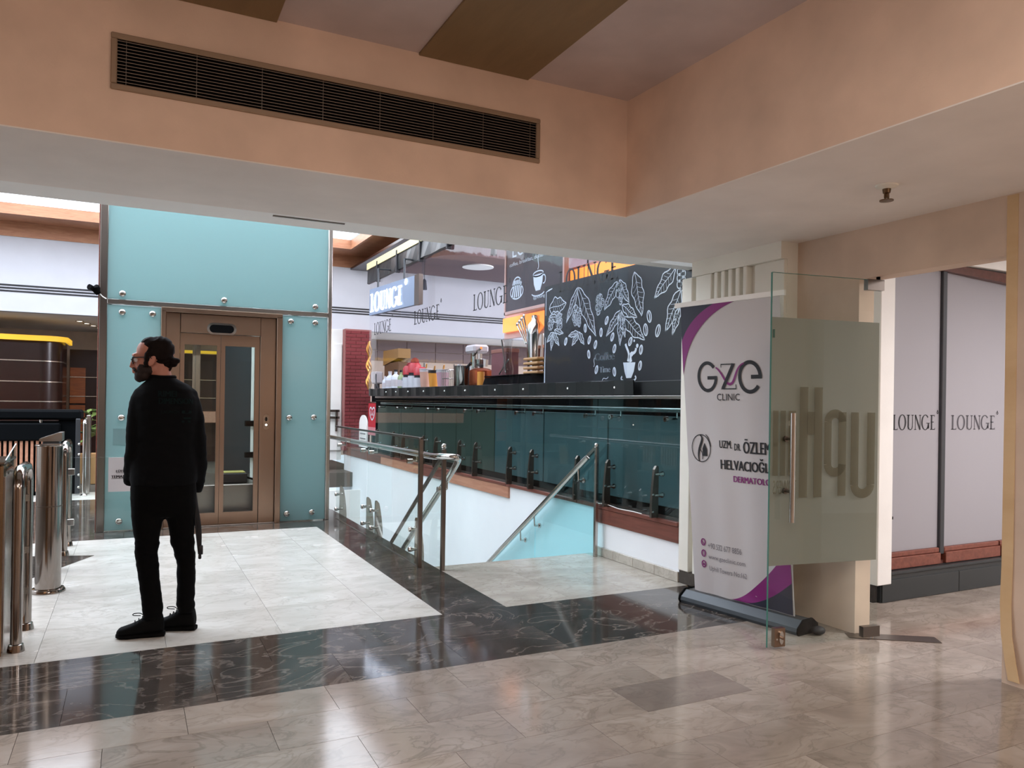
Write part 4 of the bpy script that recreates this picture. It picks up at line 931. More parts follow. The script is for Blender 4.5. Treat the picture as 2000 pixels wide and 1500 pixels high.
# ------------------------------------------------------------------ long air vent in the peach wall
vt = thing('air_vent', 'long dark slatted air vent in the peach wall above the opening', 'vent', (1.0, 3.863, 2.96))
vx0, vx1, vz0, vz1, yv = -.102, 2.088, 2.831, 3.085, 3.863
for a in ((vx0, vx1, vz0, vz0 + .026), (vx0, vx1, vz1 - .026, vz1)): MB().bbox(a[0], a[1], yv - .014, yv + .002, a[2], a[3], .004).build('frame', m_vent, vt)
for a in ((vx0, vx0 + .026), (vx1 - .026, vx1)): MB().bbox(a[0], a[1], yv - .0135, yv + .002, vz0 + .026, vz1 - .026, .004).build('frame', m_vent, vt)
MB().box(vx0 + .02, vx1 - .02, yv - .001, yv + .001, vz0 + .02, vz1 - .02).build('shade_sheet', m_black, vt)  # flat black sheet; the shade inside the vent is put into its colour
ns = 13
sl0 = MB().prism([(-1.07, -.012, -.0012), (-1.07, -.001, .003), (-1.07, -.001, .0055), (-1.07, -.012, .0013)], (2.14, 0, 0)).build('slat', m_slat); sme = sl0.data; bpy.data.objects.remove(sl0)
for i in range(ns):
    o = bpy.data.objects.new('slat', sme); COL.objects.link(o); o.parent = vt; ORG[o] = ORG[vt]
    o.location = Vector(((vx0 + vx1) / 2, yv, vz0 + .036 + i * .0152)) - ORG[vt]
for i in range(8): 
    x = vx0 + .062 + i * .295
    MB().box(x - .0016, x + .0016, yv - .004, yv - .001, vz0 + .026, vz1 - .026).build('divider', m_steeld, vt)
# ------------------------------------------------------------------ fire sprinkler
sp_ = thing('sprinkler', 'small bronze fire sprinkler hanging from the low ceiling on the right', 'sprinkler', (3.456, 2.635, 2.594))
q = (3.456, 2.635, 2.594)
MB().lathe([(0, 0), (.056, 0), (.053, -.008), (.028, -.018), (.018, -.020), (0, -.020)], q, 22).build('rosette', m_pier, sp_, 40)
br_ = M('bronze', (110, 88, 66), .35, .9)
MB().lathe([(0, -.014), (.022, -.014), (.018, -.04), (.010, -.045), (.010, -.064), (0, -.064)], q, 12).build('body', br_, sp_, 40)
for s in (-1, 1): MB().tube([(q[0] + s * .014, q[1], q[2] - .036), (q[0] + s * .015, q[1], q[2] - .062), (q[0] + s * .005, q[1], q[2] - .078)], .004, 6).build('arm', br_, sp_)
MB().lathe([(0, -.076), (.034, -.076), (.034, -.081), (0, -.084)], q, 18).build('deflector', br_, sp_, 40)
# ------------------------------------------------------------------ roll-up banner
bn = thing('rollup_banner', 'tall white and purple roll-up banner for the skin clinic behind the open glass door', 'banner', (3.80, 3.95, 0))
bl_, U_, V_, N_ = Vector((3.738, 4.401, .09)), Vector((.155, -.988, 0)), Vector((-.071, -.011, .997)), Vector((-.985, -.155, -.072))
def BP(u, v, n=0.0):
    u2 = u - .0215 * v + 0.0
    return bl_ + U_ * u2 + V_ * v + N_ * (n + .004 * sin(u * 26) * (1 - v / 2.3))
def bsheet(F, n, name, mat):
    return F.mb((0, 0, 0), (1, 0, 0), (0, 1, 0), fn=lambda p: BP(p[0] + .0215 * p[1], p[1], n)).build(name, mat, bn, 60, fix=False)
m = MB(); nu, nv_ = 40, 24
v = [BP(.835 * i / nu, 2.10 * j / nv_, 0) for j in range(nv_ + 1) for i in range(nu + 1)] + [BP(.835 * i / nu, 2.10 * j / nv_, -.002) for j in range(nv_ + 1) for i in range(nu + 1)]
K = (nu + 1) * (nv_ + 1)
f = []
for j in range(nv_):
    for i in range(nu):
        a = j * (nu + 1) + i; f += [(a, a + 1, a + nu + 2, a + nu + 1), (K + a, K + a + nu + 1, K + a + nu + 2, K + a + 1)]
m.add(v, f).build('sheet', m_bpaper, bn, 60, fix=False)
def arc(P, n=24):   # quadratic through three points as bezier
    p0, p1, p2 = P; c = tuple(2 * b - (a + d) / 2 for a, b, d in zip(p0, p1, p2))
    return [tuple((1 - t) ** 2 * a + 2 * t * (1 - t) * b + t * t * d for a, b, d in zip(p0, c, p2)) for t in [i / n for i in range(n + 1)]]
def strip(F, A_, B_):
    n = len(F.v); F.v += list(A_) + list(B_); k_ = len(A_)
    F.f += [(n + i, n + i + 1, n + k_ + i + 1, n + k_ + i) for i in range(k_ - 1)]
eL = -.045
top = 2.09
e1 = arc([(-.037, 1.58), (.13, 1.915), (.485, top)]); e2 = arc([(-.040, 1.83), (.09, 1.99), (.30, top)])
F = Flat(); strip(F, e1, e2); bsheet(F, .0035, 'purple_arc', m_purple)
F = Flat(); strip(F, e2, [(max(-.042, min(.30, -.042 + .34 * i / 24)) if i else -.042, top) for i in range(25)]); bsheet(F, .0035, 'navy_corner', m_navy)
e3 = arc([(.325, .004), (.52, .115), (.812, .44)]); e4 = arc([(.455, .004), (.63, .07), (.822, .215)])
F = Flat(); strip(F, e4, e3); bsheet(F, .0035, 'purple_arc', m_purple)
F = Flat(); strip(F, [(.455 + .37 * i / 24, .004) for i in range(25)], e4); bsheet(F, .0035, 'navy_corner', m_navy)
F = Flat()                                              # G Z E wordmark
F.ring(.185, 1.568, .078, .098, .024, 40, 352, 30); F.rect(.185, 1.548, .272, 1.572); F.rib([(.262, 1.572), (.258, 1.52)], .02)
F.rect(.305, 1.648, .425, 1.655); F.rect(.305, 1.63, .311, 1.655); F.rib([(.412, 1.652), (.318, 1.482)], .026); F.rect(.305, 1.478, .432, 1.485); F.rect(.426, 1.478, .432, 1.512)
F.ring(.545, 1.560, .082, .100, .026, 0, 322, 30); F.rect(.555, 1.548, .640, 1.574)
F.text('CLINIC', .266, 1.400, .458, 1.448)
bsheet(F, .004, 'lettering', m_print)
F = Flat(); F.rib(bez((.262, 1.632), (.32, 1.60), (.345, 1.50), (.385, 1.515)) + bez((.385, 1.515), (.43, 1.525), (.42, 1.63), (.50, 1.655))[1:], [.010 + .008 * sin(pi * i / 28) for i in range(29)]); F.text('DERMATOLOJİ', .384, .822, .715, .893, bold=.002); bsheet(F, .0045, 'purple_lettering', m_purple)
F = Flat()
F.ring(.107, 1.055, .082, .098, .006, n=32); F.rib(bez((.10, 1.15), (.155, 1.12), (.06, 1.06), (.088, .96)), [.008 + .012 * sin(pi * i / 14) for i in range(15)]); F.rib(bez((.085, 1.06), (.10, 1.04), (.125, 1.03), (.115, .975)), .006)
F.poly([(.118, 1.055), (.138, 1.095), (.158, 1.05), (.160, 1.0), (.120, 1.0)]); F.rib(bez((.15, 1.155), (.175, 1.14), (.19, 1.10), (.192, 1.07)), .006)
F.text('UZM.', .274, 1.066, .378, 1.120, bold=.0015); F.text('DR.', .398, 1.055, .452, 1.103, bold=.001); F.text('ÖZLEM', .475, 1.04, .688, 1.140, bold=.003)
F.text('HELVACIOĞLU', .281, .918, .715, 1.010, bold=.003)
bsheet(F, .004, 'lettering', m_print)
F = Flat()
F.text('+90 532 677 8856', .138, .332, .428, .372); F.text('www.gzeclinic.com', .139, .246, .458, .288); F.text('Uphill Towers No:162', .145, .160, .468, .206); bsheet(F, .004, 'lettering', m_grey)
F = Flat()
for v_ in (.372, .290, .212): F.ring(.098, v_, .016, .023, .008, n=18)
F.rib(bez((.090, .380), (.092, .365), (.10, .362), (.106, .360)), .006); F.ring(.098, .290, .008, .012, .003, n=12); F.poly([(.090, .212), (.098, .222), (.106, .212), (.106, .202), (.090, .202)])
bsheet(F, .004, 'icon', m_purple)
q0, q1 = BP(-.03, 2.085), BP(.875, 2.085)
def obar(p0, p1, hw, z0, z1, name, mat, par):
    d_ = (p1 - p0); d_.z = 0; d_.normalize(); nn = Vector((-d_.y, d_.x, 0)) * hw
    return MB().prism([(p0 - nn) + Vector((0, 0, z0)), (p1 - nn) + Vector((0, 0, z0)), (p1 + nn) + Vector((0, 0, z0)), (p0 + nn) + Vector((0, 0, z0))], (0, 0, z1 - z0)).build(name, mat, par)
q0.z = q1.z = 0
zt = BP(0, 2.09).z
obar(q0 - U_ * .02, q1, .008, zt - .012, zt + .022, 'top_rail', m_strip, bn)
a0 = Vector((3.735, 4.455, 0)); a1 = a0 + U_ * .97; nn = Vector((U_.y, -U_.x, 0))
prof = [(.095, 0), (.105, .02), (.10, .045), (.045, .088), (-.045, .088), (-.10, .05), (-.105, .02), (-.095, 0)]
MB().rings([[p + nn * a + Vector((0, 0, b)) for a, b in prof] for p in (a0, a1)]).build('base_cassette', M('banner_base', (58, 64, 70), .35, .3), bn)
for p in (a0 - U_ * .012, a1): MB().rings([[p + U_ * t + nn * a * 1.06 + Vector((0, 0, b * 1.08)) for a, b in prof] for t in (0, .012)]).build('end_cap', m_black, bn)
MB().ell(a1 + U_ * .05 + Vector((.04, 0, .028)), (.05, .04, .028), 12, 8).build('foot', m_print, bn, 60)
MB().tube([a0 + U_ * .45 + Vector((.03, 0, .08)), BP(.42, 2.08) + Vector((.03, 0, 0))], .008, 8).build('support_pole', m_alu, bn)

# ------------------------------------------------------------------ open glass door
gd = thing('glass_door', 'open frameless glass door with frosted band, bar handle and reversed lettering', 'door', (4.2, 3.24, 0))
h0 = Vector((4.205, 3.238, 0)); h1 = Vector((3.408, 3.362, 0)); dd = (h1 - h0).normalized(); dn = Vector((dd.y, -dd.x, 0))
if dn.y > 0: dn = -dn                                    # towards the viewer
DW = (h1 - h0).length
def dbox(u0, u1, z0, z1, n0, n1, name, mat, par=None, b=None):
    P = [h0 + dd * u0 + dn * n0, h0 + dd * u1 + dn * n0, h0 + dd * u1 + dn * n1, h0 + dd * u0 + dn * n1]
    return MB().prism([(p.x, p.y, z0) for p in P], (0, 0, z1 - z0)).build(name, mat, par or gd)
pane = dbox(0, DW, .012, 2.250, -.005, .005, 'glass_pane', m_clear)
dbox(DW - .0005, DW + .003, .012, 2.25, -.0055, .0055, 'polished_edge', m_gedge)
dbox(0, DW, 2.249, 2.2515, -.0055, .0055, 'polished_edge', m_gedge)
dbox(.002, DW - .004, .495, 1.985, -.0068, -.0056, 'frosted_film', m_frost)
def ubox(x): return x
F = Flat()                                               # letters uphill seen from behind; u grows towards the free edge
def ubar(u0, u1, z0, z1): F.rect(u0, z0, u1, z1)
W1 = .060
# U : two stems joined below
ubar(.035, .035 + W1, .97, 1.42); ubar(.035 + .125, .035 + .125 + W1, .97, 1.42); F.ring(.035 + .0925, .97, .0625, .055, W1 * .95, 180, 360, 14)
# P
ubar(.255, .255 + W1, .905, 1.42); ubar(.365, .365 + W1 * .9, 1.10, 1.36); F.ring(.3375, 1.36, .055, .05, W1 * .9, 0, 180, 12); F.ring(.3375, 1.10, .055, .05, W1 * .9, 180, 360, 12)
# H
ubar(.435, .435 + W1, .90, 1.57); ubar(.54, .54 + W1, .90, 1.57); ubar(.49, .545, 1.28, 1.42)
# I (with its dot), L, L
ubar(.625, .680, 1.035, 1.335); ubar(.625, .680, 1.365, 1.425)
ubar(.70, .738, 1.035, 1.425); ubar(.752, .790, 1.035, 1.425)
F.text('TOWERS', .62, .925, .785, 1.008, flip=False)
F.mb(h0 + dn * .0062, dd, (0, 0, 1)).build('lettering', m_olive, gd)
def rod(p0, p1, r, name, mat, par=None, n=12): return MB().tube([p0, p1], r, n).build(name, mat, par or gd, 40)
DP = lambda u, z, n: h0 + dd * u + dn * n + Vector((0, 0, z))
uh = .700
hd = rod(DP(uh, .765, .072), DP(uh, 1.412, .072), .016, 'bar_handle', m_chrome, None, 16)
rod(DP(uh, .765, -.072), DP(uh, 1.412, -.072), .016, 'bar_handle', m_chrome, None, 16)
for z in (.945, 1.257):
    rod(DP(uh, z, -.072), DP(uh, z, .072), .009, 'handle_spacer', m_steeld)
    rod(DP(uh, z, .006), DP(uh, z, .018), .018, 'handle_rose', m_steeld)
    rod(DP(uh, z, -.006), DP(uh, z, -.018), .018, 'handle_rose', m_steeld)
hb = dbox(-.012, .115, .02, .085, -.018, .018, 'floor_hinge', m_steeld)
ht = dbox(-.012, .115, 2.185, 2.252, -.018, .018, 'top_hinge', m_steeld)
rod(DP(.02, 2.252, 0), DP(.02, 2.275, 0), .012, 'pivot', m_black)
rod(DP(.03, 0, 0), DP(.03, .02, 0), .008, 'pivot', m_chrome)
lk_ = dbox(.69, .765, .014, .125, -.016, .016, 'lock_box', m_steelw)
MB().rings([[DP(.722 + a, .07 + b, n) for a, b in [(.022 * cos(2 * pi * k / 16) * .7, .04 * sin(2 * pi * k / 16)) for k in range(16)]] for n in (.016, .024, .026)]).build('lock_rosette', m_chrome, lk_, 40)
MB().tube([DP(.722, .07, .024), DP(.722, .07, .045)], .009, 10).build('lock_cylinder', m_steelw, lk_, 40)
MB().tube([DP(.75, .06, .016), DP(.75, .06, .020)], .006, 8).build('lock_screw', m_chrome, lk_, 40)
for n_ in (.006,): dbox(DW - .02, DW - .008, 1.86, 1.91, .005, .008, 'door_bumper', M('dark_green_tab', (30, 70, 56), .4))
fs_ = [fl_ for fl_ in ((4.07, 3.30), (4.50, 3.06), (4.46, 2.98), (4.03, 3.22))]
tag(MB().prism([(4.06, 3.315, .0), (4.12, 3.40, 0), (4.57, 3.10, 0), (4.50, 3.00, 0)], (0, 0, .004)).build('floor_spring_plate', m_steeld), 'flat steel floor plate of the door closer under the glass door hinge', 'plate')
# ------------------------------------------------------------------ turnstile posts on the left
def hoop(name, label, x, y0, y1, h, r=.030):
    t = thing(name, label, 'barrier', (x, (y0 + y1) / 2, 0), 'steel tube barriers')
    rb = .11
    pts = [(x, y0, .012), (x, y0, h - rb)] + [(x, y0 + rb - rb * cos(R(a)), h - rb + rb * sin(R(a))) for a in range(15, 91, 15)] + [(x, y1 - rb + rb * sin(R(a)), h - rb + rb * cos(R(a))) for a in range(0, 91, 15)] + [(x, y1, .012)]
    MB().tube(pts, r, 16).build('tube', m_ts, t, 50)
    for y in (y0, y1): MB().lathe([(r, .045), (r * 1.25, .04), (r * 1.45, .012), (r * 1.5, 0), (r, 0)], (x, y, 0), 18).build('floor_flange', m_ts, t, 40)
    MB().bbox(x - .005, x + .005, y0 + .055, y1 - .055, .12, h - .12, .002).build('glass_panel', m_clear, t)
    for z in (.25, .5, h - .2):
        for y, s in ((y0, 1), (y1, -1)): MB().bbox(x - .016, x + .016, y + s * .025 - .012, y + s * .06 + .012, z - .02, z + .02, .004).build('glass_clamp', m_steel, t)
    return t
hoop('tube_barrier', 'near bent steel tube barrier with glass, beside the left cabinet', -.565, 5.10, 5.56, 1.02)
ca = thing('turnstile_cabinet', 'steel turnstile cabinet with sloping glass top at the left edge', 'turnstile', (-.80, 5.25, 0))
MB().bbox(-1.0, -.622, 4.98, 5.42, .0, 1.07, .012).build('body', steel('warm_steel', (150, 112, 80), .22), ca)  # warm tint puts wood reflections into the steel colour
MB().bbox(-1.01, -.612, 4.97, 5.43, 1.07, 1.085, .004).build('top_plate', m_ts, ca)
MB().prism([(-.620, 5.02, 1.0), (-.620, 5.44, 1.0), (-.620, 5.44, 1.16), (-.620, 5.02, 1.09)], (.006, 0, 0)).build('side_glass', m_shaft, ca)
MB().bbox(-.630, -.614, 5.03, 5.40, .02, 1.0, .004).build('edge_strip', m_steel, ca)
bo = thing('turnstile_column', 'thick round polished steel column with slanted lid, left of the man', 'turnstile', (-.533, 6.57, 0))
c = (-.533, 6.57)
MB().lathe([(0, .012), (.085, .012), (.085, 1.078), (0, 1.078)], (*c, 0), 36).build('column', m_ts, bo, 40)
MB().lathe([(.086, .64), (.0868, .64), (.0868, .634), (.086, .634)], (*c, 0), 36).build('joint_ring', m_steeld, bo, 40)
MB().lathe([(.085, .03), (.105, .028), (.115, .014), (.115, 0), (.085, 0)], (*c, 0), 36).build('floor_flange', m_ts, bo, 40)
MB().lathe([(0, 1.079), (.094, 1.079), (.096, 1.085), (.094, 1.09), (0, 1.09)], (*c, 0), 36).build('lid', m_ts, bo, 40)
hoop('tube_barrier', 'far bent steel tube barrier behind the thick round column', -.53, 8.0, 8.5, 1.01)
MB_ = thing('sloping_reader', 'grey sloping reader head behind the thick round column', 'reader', (-.60, 7.2, 0))
MB().prism([(-.66, 7.2, 1.08), (-.50, 7.2, 1.08), (-.50, 7.2, 1.15), (-.525, 7.2, 1.15), (-.66, 7.2, 1.10)], (0, .25, 0)).build('head', m_steel, MB_)
MB().bbox(-.64, -.52, 7.22, 7.42, 0, 1.08, .008).build('body', m_alu, MB_)
# swing gate with a paper notice
gt = thing('swing_gate', 'low clear glass swing gate across the passage behind the man', 'gate', (-.53, 8.0, 0))
MB().bbox(-.49, .28, 7.994, 8.006, .17, .890, .002).build('glass_panel', m_clear, gt)
for z in (.30, .76): MB().bbox(-.52, -.45, 7.985, 8.015, z - .03, z + .03, .004).build('hinge', m_steel, gt)
nt = thing('paper_notice', 'white paper notice with underlined bold words taped on the glass gate', 'notice', (-.05, 7.99, .57))
MB().bbox(-.18, .06, 7.988, 7.991, .565, .885, .0008).build('sheet', m_paper, nt)
F = Flat(); F.text('LÜTFEN', -.115, .745, -.005, .772, bold=.002); F.rect(-.115, .738, -.005, .741); F.text('TEMAS', -.155, .693, -.045, .718, bold=.002); F.rect(-.155, .686, -.045, .689)
F.mb((0, 7.9865, 0), (1, 0, 0), (0, 0, 1)).build('lettering', m_print, nt)
# far turnstile by the desk
ft = thing('turnstile', 'far slim steel turnstile between the desk and the teal shaft', 'turnstile', (-.64, 12.8, 0))
MB().tube([(-.60, 12.7, .0), (-.60, 12.7, 1.02)], .026, 12).build('tube', m_chrome, ft, 40); MB().lathe([(.026, .03), (.05, .01), (.05, 0), (.026, 0)], (-.60, 12.7, 0), 14).build('floor_flange', m_chrome, ft, 40)
MB().tube(smooth_path([(-.60, 12.7, 1.02), (-.60, 12.72, 1.08), (-.60, 12.85, 1.10), (-.60, 13.1, 1.10)]), .026, 12).build('arm', m_chrome, ft, 50)
MB().bbox(-.585, -.535, 12.9, 13.2, .0, 1.17, .006).build('post_plate', m_steel, ft)
MB().bbox(-.72, -.66, 12.8, 12.86, .02, 1.12, .006).build('steel_post', m_alu, ft)
for z in (.12, .3, .6, .75): MB().ell((-.672, 12.78, z), (.02, .02, .02), 8, 6).build('stud', m_chrome, ft, 60)
# ------------------------------------------------------------------ reception desk
rd_ = thing('reception_desk', 'black reception desk with vertical wooden slats at the far left', 'desk', (-1.6, 13.2, 0))
MB().bbox(-4.0, -.93, 13.0, 14.0, .0, 1.06, .01).build('body', m_blk, rd_)
MB().bbox(-4.0, -.68, 12.98, 14.0, .0, 1.10, .01).build('end_block', m_blk, rd_) if False else None
MB().bbox(-.95, -.72, 13.0, 13.9, 0, 1.10, .008).build('end_panel', m_blk, rd_)
MB().bbox(-4.0, -.66, 12.92, 13.7, 1.10, 1.245, .03).build('upper_counter', m_blk, rd_)
MB().bbox(-4.0, -.92, 12.86, 13.4, .80, 1.055, .02).build('lower_counter', m_blk, rd_)
for i in range(24):
    x = -.99 - i * .0655
    MB().bbox(x - .036, x, 12.905, 12.95, .06, .80, .004).build('slat', m_wood2, rd_)
MB().box(-4, -.95, 12.955, 13.0, .02, .80).build('slat_backing', m_black, rd_)
MB().tube([(-1.17, 12.98, 1.055), (-1.17, 12.98, 1.11)], .025, 12).build('counter_support', m_chrome, rd_, 40)
pl = thing('potted_plant', 'small green leafy plant in a tan pot between desk and teal shaft', 'plant', (-.60, 14.5, 0))
MB().lathe([(0, 0), (.13, 0), (.17, .50), (.15, .50), (.13, .45), (0, .45)], (-.60, 14.5, .0), 18).build('pot', M('tan_pot', (196, 150, 100), .5), pl, 40)
MB().tube([(-.60, 14.5, .4), (-.59, 14.5, 1.2)], .015, 6).build('stem', m_walnut, pl)
gm = M('leaf_green', (104, 124, 60), .5); rn = random.Random(5)
for i in range(26):
    a, t_ = rn.random() * 6.28, rn.uniform(-.4, .7); z = rn.uniform(.75, 1.25); L_ = rn.uniform(.14, .22)
    o_ = Vector((-.60, 14.5, z)); dr = Vector((cos(a), sin(a), t_)).normalized(); sd = dr.cross(Vector((0, 0, 1))).normalized(); up_ = sd.cross(dr)
    P_ = [o_, o_ + dr * L_ * .35 + sd * L_ * .28, o_ + dr * L_ * .7 + sd * L_ * .2, o_ + dr * L_ - up_ * .02, o_ + dr * L_ * .7 - sd * L_ * .2, o_ + dr * L_ * .35 - sd * L_ * .28]
    MB().prism(P_, up_ * .004).build('leaf', gm, pl)
# ------------------------------------------------------------------ the standing man, seen from behind, head turned left
mn = thing('person', 'bearded man with hair bun and glasses in black sweatshirt and trousers, hands in pockets', 'person', (.17, 5.10, 0))
YM = 5.12
def ring_e(cx, cy, z, a, b, n=20, rot=0, p=2.0):
    out = []
    for k in range(n):
        t = 2 * pi * k / n; x = a * math.copysign(abs(cos(t)) ** (2 / p), cos(t)); y = b * math.copysign(abs(sin(t)) ** (2 / p), sin(t))
        out.append((cx + x * cos(rot) - y * sin(rot), cy + x * sin(rot) + y * cos(rot), z))
    return out
def loft(rows, n=20, p=2.0): return [ring_e(cx, cy, z, a, b, n, rot, p) for z, cx, cy, a, b, rot in rows]
ROT = R(14)
def rows_lr(L, cy, b, rot=0):
    return [(z, (l + r) / 2, cy + (dy if len(e) else 0), (r - l) / 2, bb, rot) for (z, l, r, bb, *e) in L for dy in [e[0] if e else 0]]
# --- sweatshirt: torso + sleeves fused
torso = [(.915, .005, .366, .135), (.935, -.002, .374, .140), (.96, -.003, .377, .142), (1.02, .000, .374, .138), (1.10, .004, .372, .132), (1.19, .006, .376, .132), (1.28, .006, .380, .136), (1.376, .004, .381, .138), (1.44, .008, .374, .130), (1.50, .028, .345, .112), (1.535, .060, .305, .090), (1.560, .092, .262, .072), (1.578, .105, .238, .062)]
sm_ = MB().rings(loft(rows_lr(torso, YM, 0), 24, 2.3))
slL = [((.105, YM - .01, 1.505), .050), ((.066, YM - .01, 1.462), .062), ((.047, YM - .01, 1.40), .061), ((.034, YM - .02, 1.31), .056), ((.026, YM - .03, 1.20), .052), ((.018, YM - .03, 1.12), .050), ((.010, YM + .02, 1.05), .047), ((.004, YM + .07, .99), .043), ((.004, YM + .10, .955), .040), ((.006, YM + .115, .940), .037)]
slR = [((.27, YM, 1.505), .050), ((.312, YM, 1.462), .062), ((.334, YM, 1.40), .060), ((.356, YM - .01, 1.31), .058), ((.372, YM - .01, 1.19), .055), ((.380, YM, 1.10), .052), ((.388, YM + .03, 1.00), .047), ((.388, YM + .06, .935), .042), ((.378, YM + .075, .895), .038), ((.374, YM + .08, .880), .036)]
for sl_ in (slL, slR): sm_.tube([p for p, r in sl_], [r for p, r in sl_], 16)
rm = remesh(sm_, .009, 9)
for i, (x, y, z) in enumerate(rm.v):                      # soft folds of cloth
    w = .0045 * noise.noise(Vector((x * 7, y * 7, z * 16))) + .003 * noise.noise(Vector((x * 16, y * 16, z * 34)))
    d_ = Vector((x - .19, y - YM, 0)); d_.normalize() if d_.length else None
    rm.v[i] = (x + d_.x * w, y + d_.y * w, z)
shirt = rm.build('sweatshirt', m_cloth, mn, 80)
BV = BVHTree.FromPolygons([Vector(p) for p in rm.v], rm.f)
def onback(F, off):
    r = MB()
    for u, v_ in F.v:
        h = BV.ray_cast(Vector((u, 3.5, v_)), Vector((0, 1, 0)))
        r.v.append((u, (h[0].y if h[0] else YM - .13) - off, v_))
    r.f = list(F.f); return r
F = Flat(); F.text('RIMEI', .145, 1.455, .245, 1.490, bold=.0015); F.text('DIMENSION', .148, 1.412, .338, 1.447, bold=.0015); F.text('LAUNCH', .162, 1.355, .26, 1.375); F.rect(.275, 1.355, .33, 1.373)
F.rect(.275, 1.30, .325, 1.312); F.rect(.285, 1.32, .33, 1.332)
onback(F, .003).build('back_print', m_tprint, mn, fix=False)
MB().tube([(.172 + .068 * cos(R(a)), YM - .002 + .06 * sin(R(a)), 1.570 + .006 * cos(R(a * 2)) - .010 * sin(R(a))) for a in range(0, 361, 15)], .010, 8).build('collar', m_cloth, mn, 60)
for sl_ in (slL, slR):
    p, r = sl_[-1]; q, _ = sl_[-3]; d_ = (Vector(p) - Vector(q)).normalized()
    MB().tube([Vector(p) - d_ * .035, Vector(p) - d_ * .03, Vector(p) + d_ * .012, Vector(p) + d_ * .014], [r + .002, r + .006, r + .005, r], 14).build('cuff', m_cloth, mn, 50)
# --- trousers
hip = [(1.00, .015, .362, .115), (.96, .008, .366, .122), (.90, .002, .371, .130), (.846, .002, .372, .128), (.79, .006, .373, .118), (.75, .010, .372, .105), (.725, .03, .355, .085)]
tr_ = MB().rings(loft(rows_lr(hip, YM, 0), 24, 2.4))
legL = [(.80, .006, .190, .098, 0), (.735, .008, .190, .094, 0), (.64, .020, .175, .082, 0), (.583, .028, .167, .076, 0), (.522, .031, .162, .070, 0), (.47, .036, .163, .070, -.003), (.40, .045, .170, .070, -.008), (.33, .056, .174, .067, -.012), (.265, .064, .181, .062, -.018), (.196, .073, .190, .058, -.024), (.13, .080, .194, .058, -.028), (.105, .086, .190, .052, -.028)]
legR = [(.80, .188, .373, .098, .0), (.735, .194, .372, .094, 0), (.665, .213, .366, .084, 0), (.59, .224, .362, .078, .005), (.541, .231, .367, .073, .008), (.50, .247, .370, .071, .01), (.41, .266, .375, .068, .012), (.334, .268, .376, .063, .012), (.271, .267, .374, .058, .01), (.19, .268, .373, .055, .006), (.14, .269, .376, .056, .004), (.12, .275, .37, .050, .004)]
for lg in (legL, legR): tr_.rings(loft(rows_lr(lg, YM, 0), 18, 2.1))
rm2 = remesh(tr_, .009, 2)
for i, (x, y, z) in enumerate(rm2.v):
    k_ = (1 if z < .62 else .4) * (1.6 if abs(z - .5) < .1 or z < .22 else 1)
    w = k_ * (.004 * noise.noise(Vector((x * 9, y * 9, z * 26))) + .002 * noise.noise(Vector((x * 20, y * 20, z * 60))))
    cx = (.10 if x < .205 else .30); d_ = Vector((x - cx, y - YM, 0)); d_.normalize() if d_.length else None
    rm2.v[i] = (x + d_.x * w, y + d_.y * w, z)
rm2.build('trousers', m_jean, mn, 80)
# --- body skin: head, neck, trunk, limbs and hands as one surface
HX, HZ = .128, 1.70
b_ = MB()
b_.ell((.142, YM, 1.728), (.094, .073, .092), 20, 14)                    # skull
b_.ell((.085, YM, 1.725), (.062, .066, .075), 16, 10)                    # forehead
b_.ell((.070, YM, 1.650), (.056, .058, .070), 16, 10)                    # face
b_.ell((.066, YM, 1.598), (.044, .044, .040), 14, 9)                     # jaw and chin
b_.ell((.118, YM, 1.625), (.050, .056, .045), 14, 9)
b_.tube([(.014, YM, 1.690), (.002, YM, 1.650), (-.002, YM, 1.636), (.016, YM, 1.628)], [.009, .012, .014, .009], 10)   # nose
b_.tube([(.020, YM - .035, 1.700), (.012, YM, 1.704), (.020, YM + .035, 1.700)], [.012, .013, .012], 8)  # brow ridge
b_.ell((.014, YM, 1.612), (.014, .022, .008), 10, 6); b_.ell((.015, YM, 1.600), (.014, .020, .008), 10, 6)   # lips
b_.tube([(.155, YM, 1.66), (.160, YM, 1.60), (.168, YM, 1.54), (.175, YM, 1.50)], [.056, .058, .064, .085], 16)   # neck
for s in (-1, 1):                                                         # ears
    y = YM + s * .074
    b_.rings([[(.108 + .020 * cos(2 * pi * k / 14) * q + .010 * sin(2 * pi * k / 14), y + s * dy, 1.668 + .033 * sin(2 * pi * k / 14) * q) for k in range(14)] for q, dy in ((.7, -.012), (1, 0), (1, .007), (.7, .009))])
for z, cx, cy, a, bb, rot in (): pass
b_.rings(loft([(z, cx, cy, a * .86, bb * .84, 0) for z, cx, cy, a, bb, r_ in rows_lr(torso[2:11], YM, 0)], 20))
b_.rings(loft([(z, cx, cy, a * .86, bb * .84, 0) for z, cx, cy, a, bb, r_ in rows_lr(hip[::-1], YM, 0)], 20))
for lg in (legL, legR): b_.rings(loft([(z, cx, cy, a * .78, bb * .78, 0) for z, cx, cy, a, bb, r_ in rows_lr(lg, YM, 0)], 14))
for sl_ in (slL, slR): b_.tube([p for p, r in sl_], [r * .74 for p, r in sl_], 12)
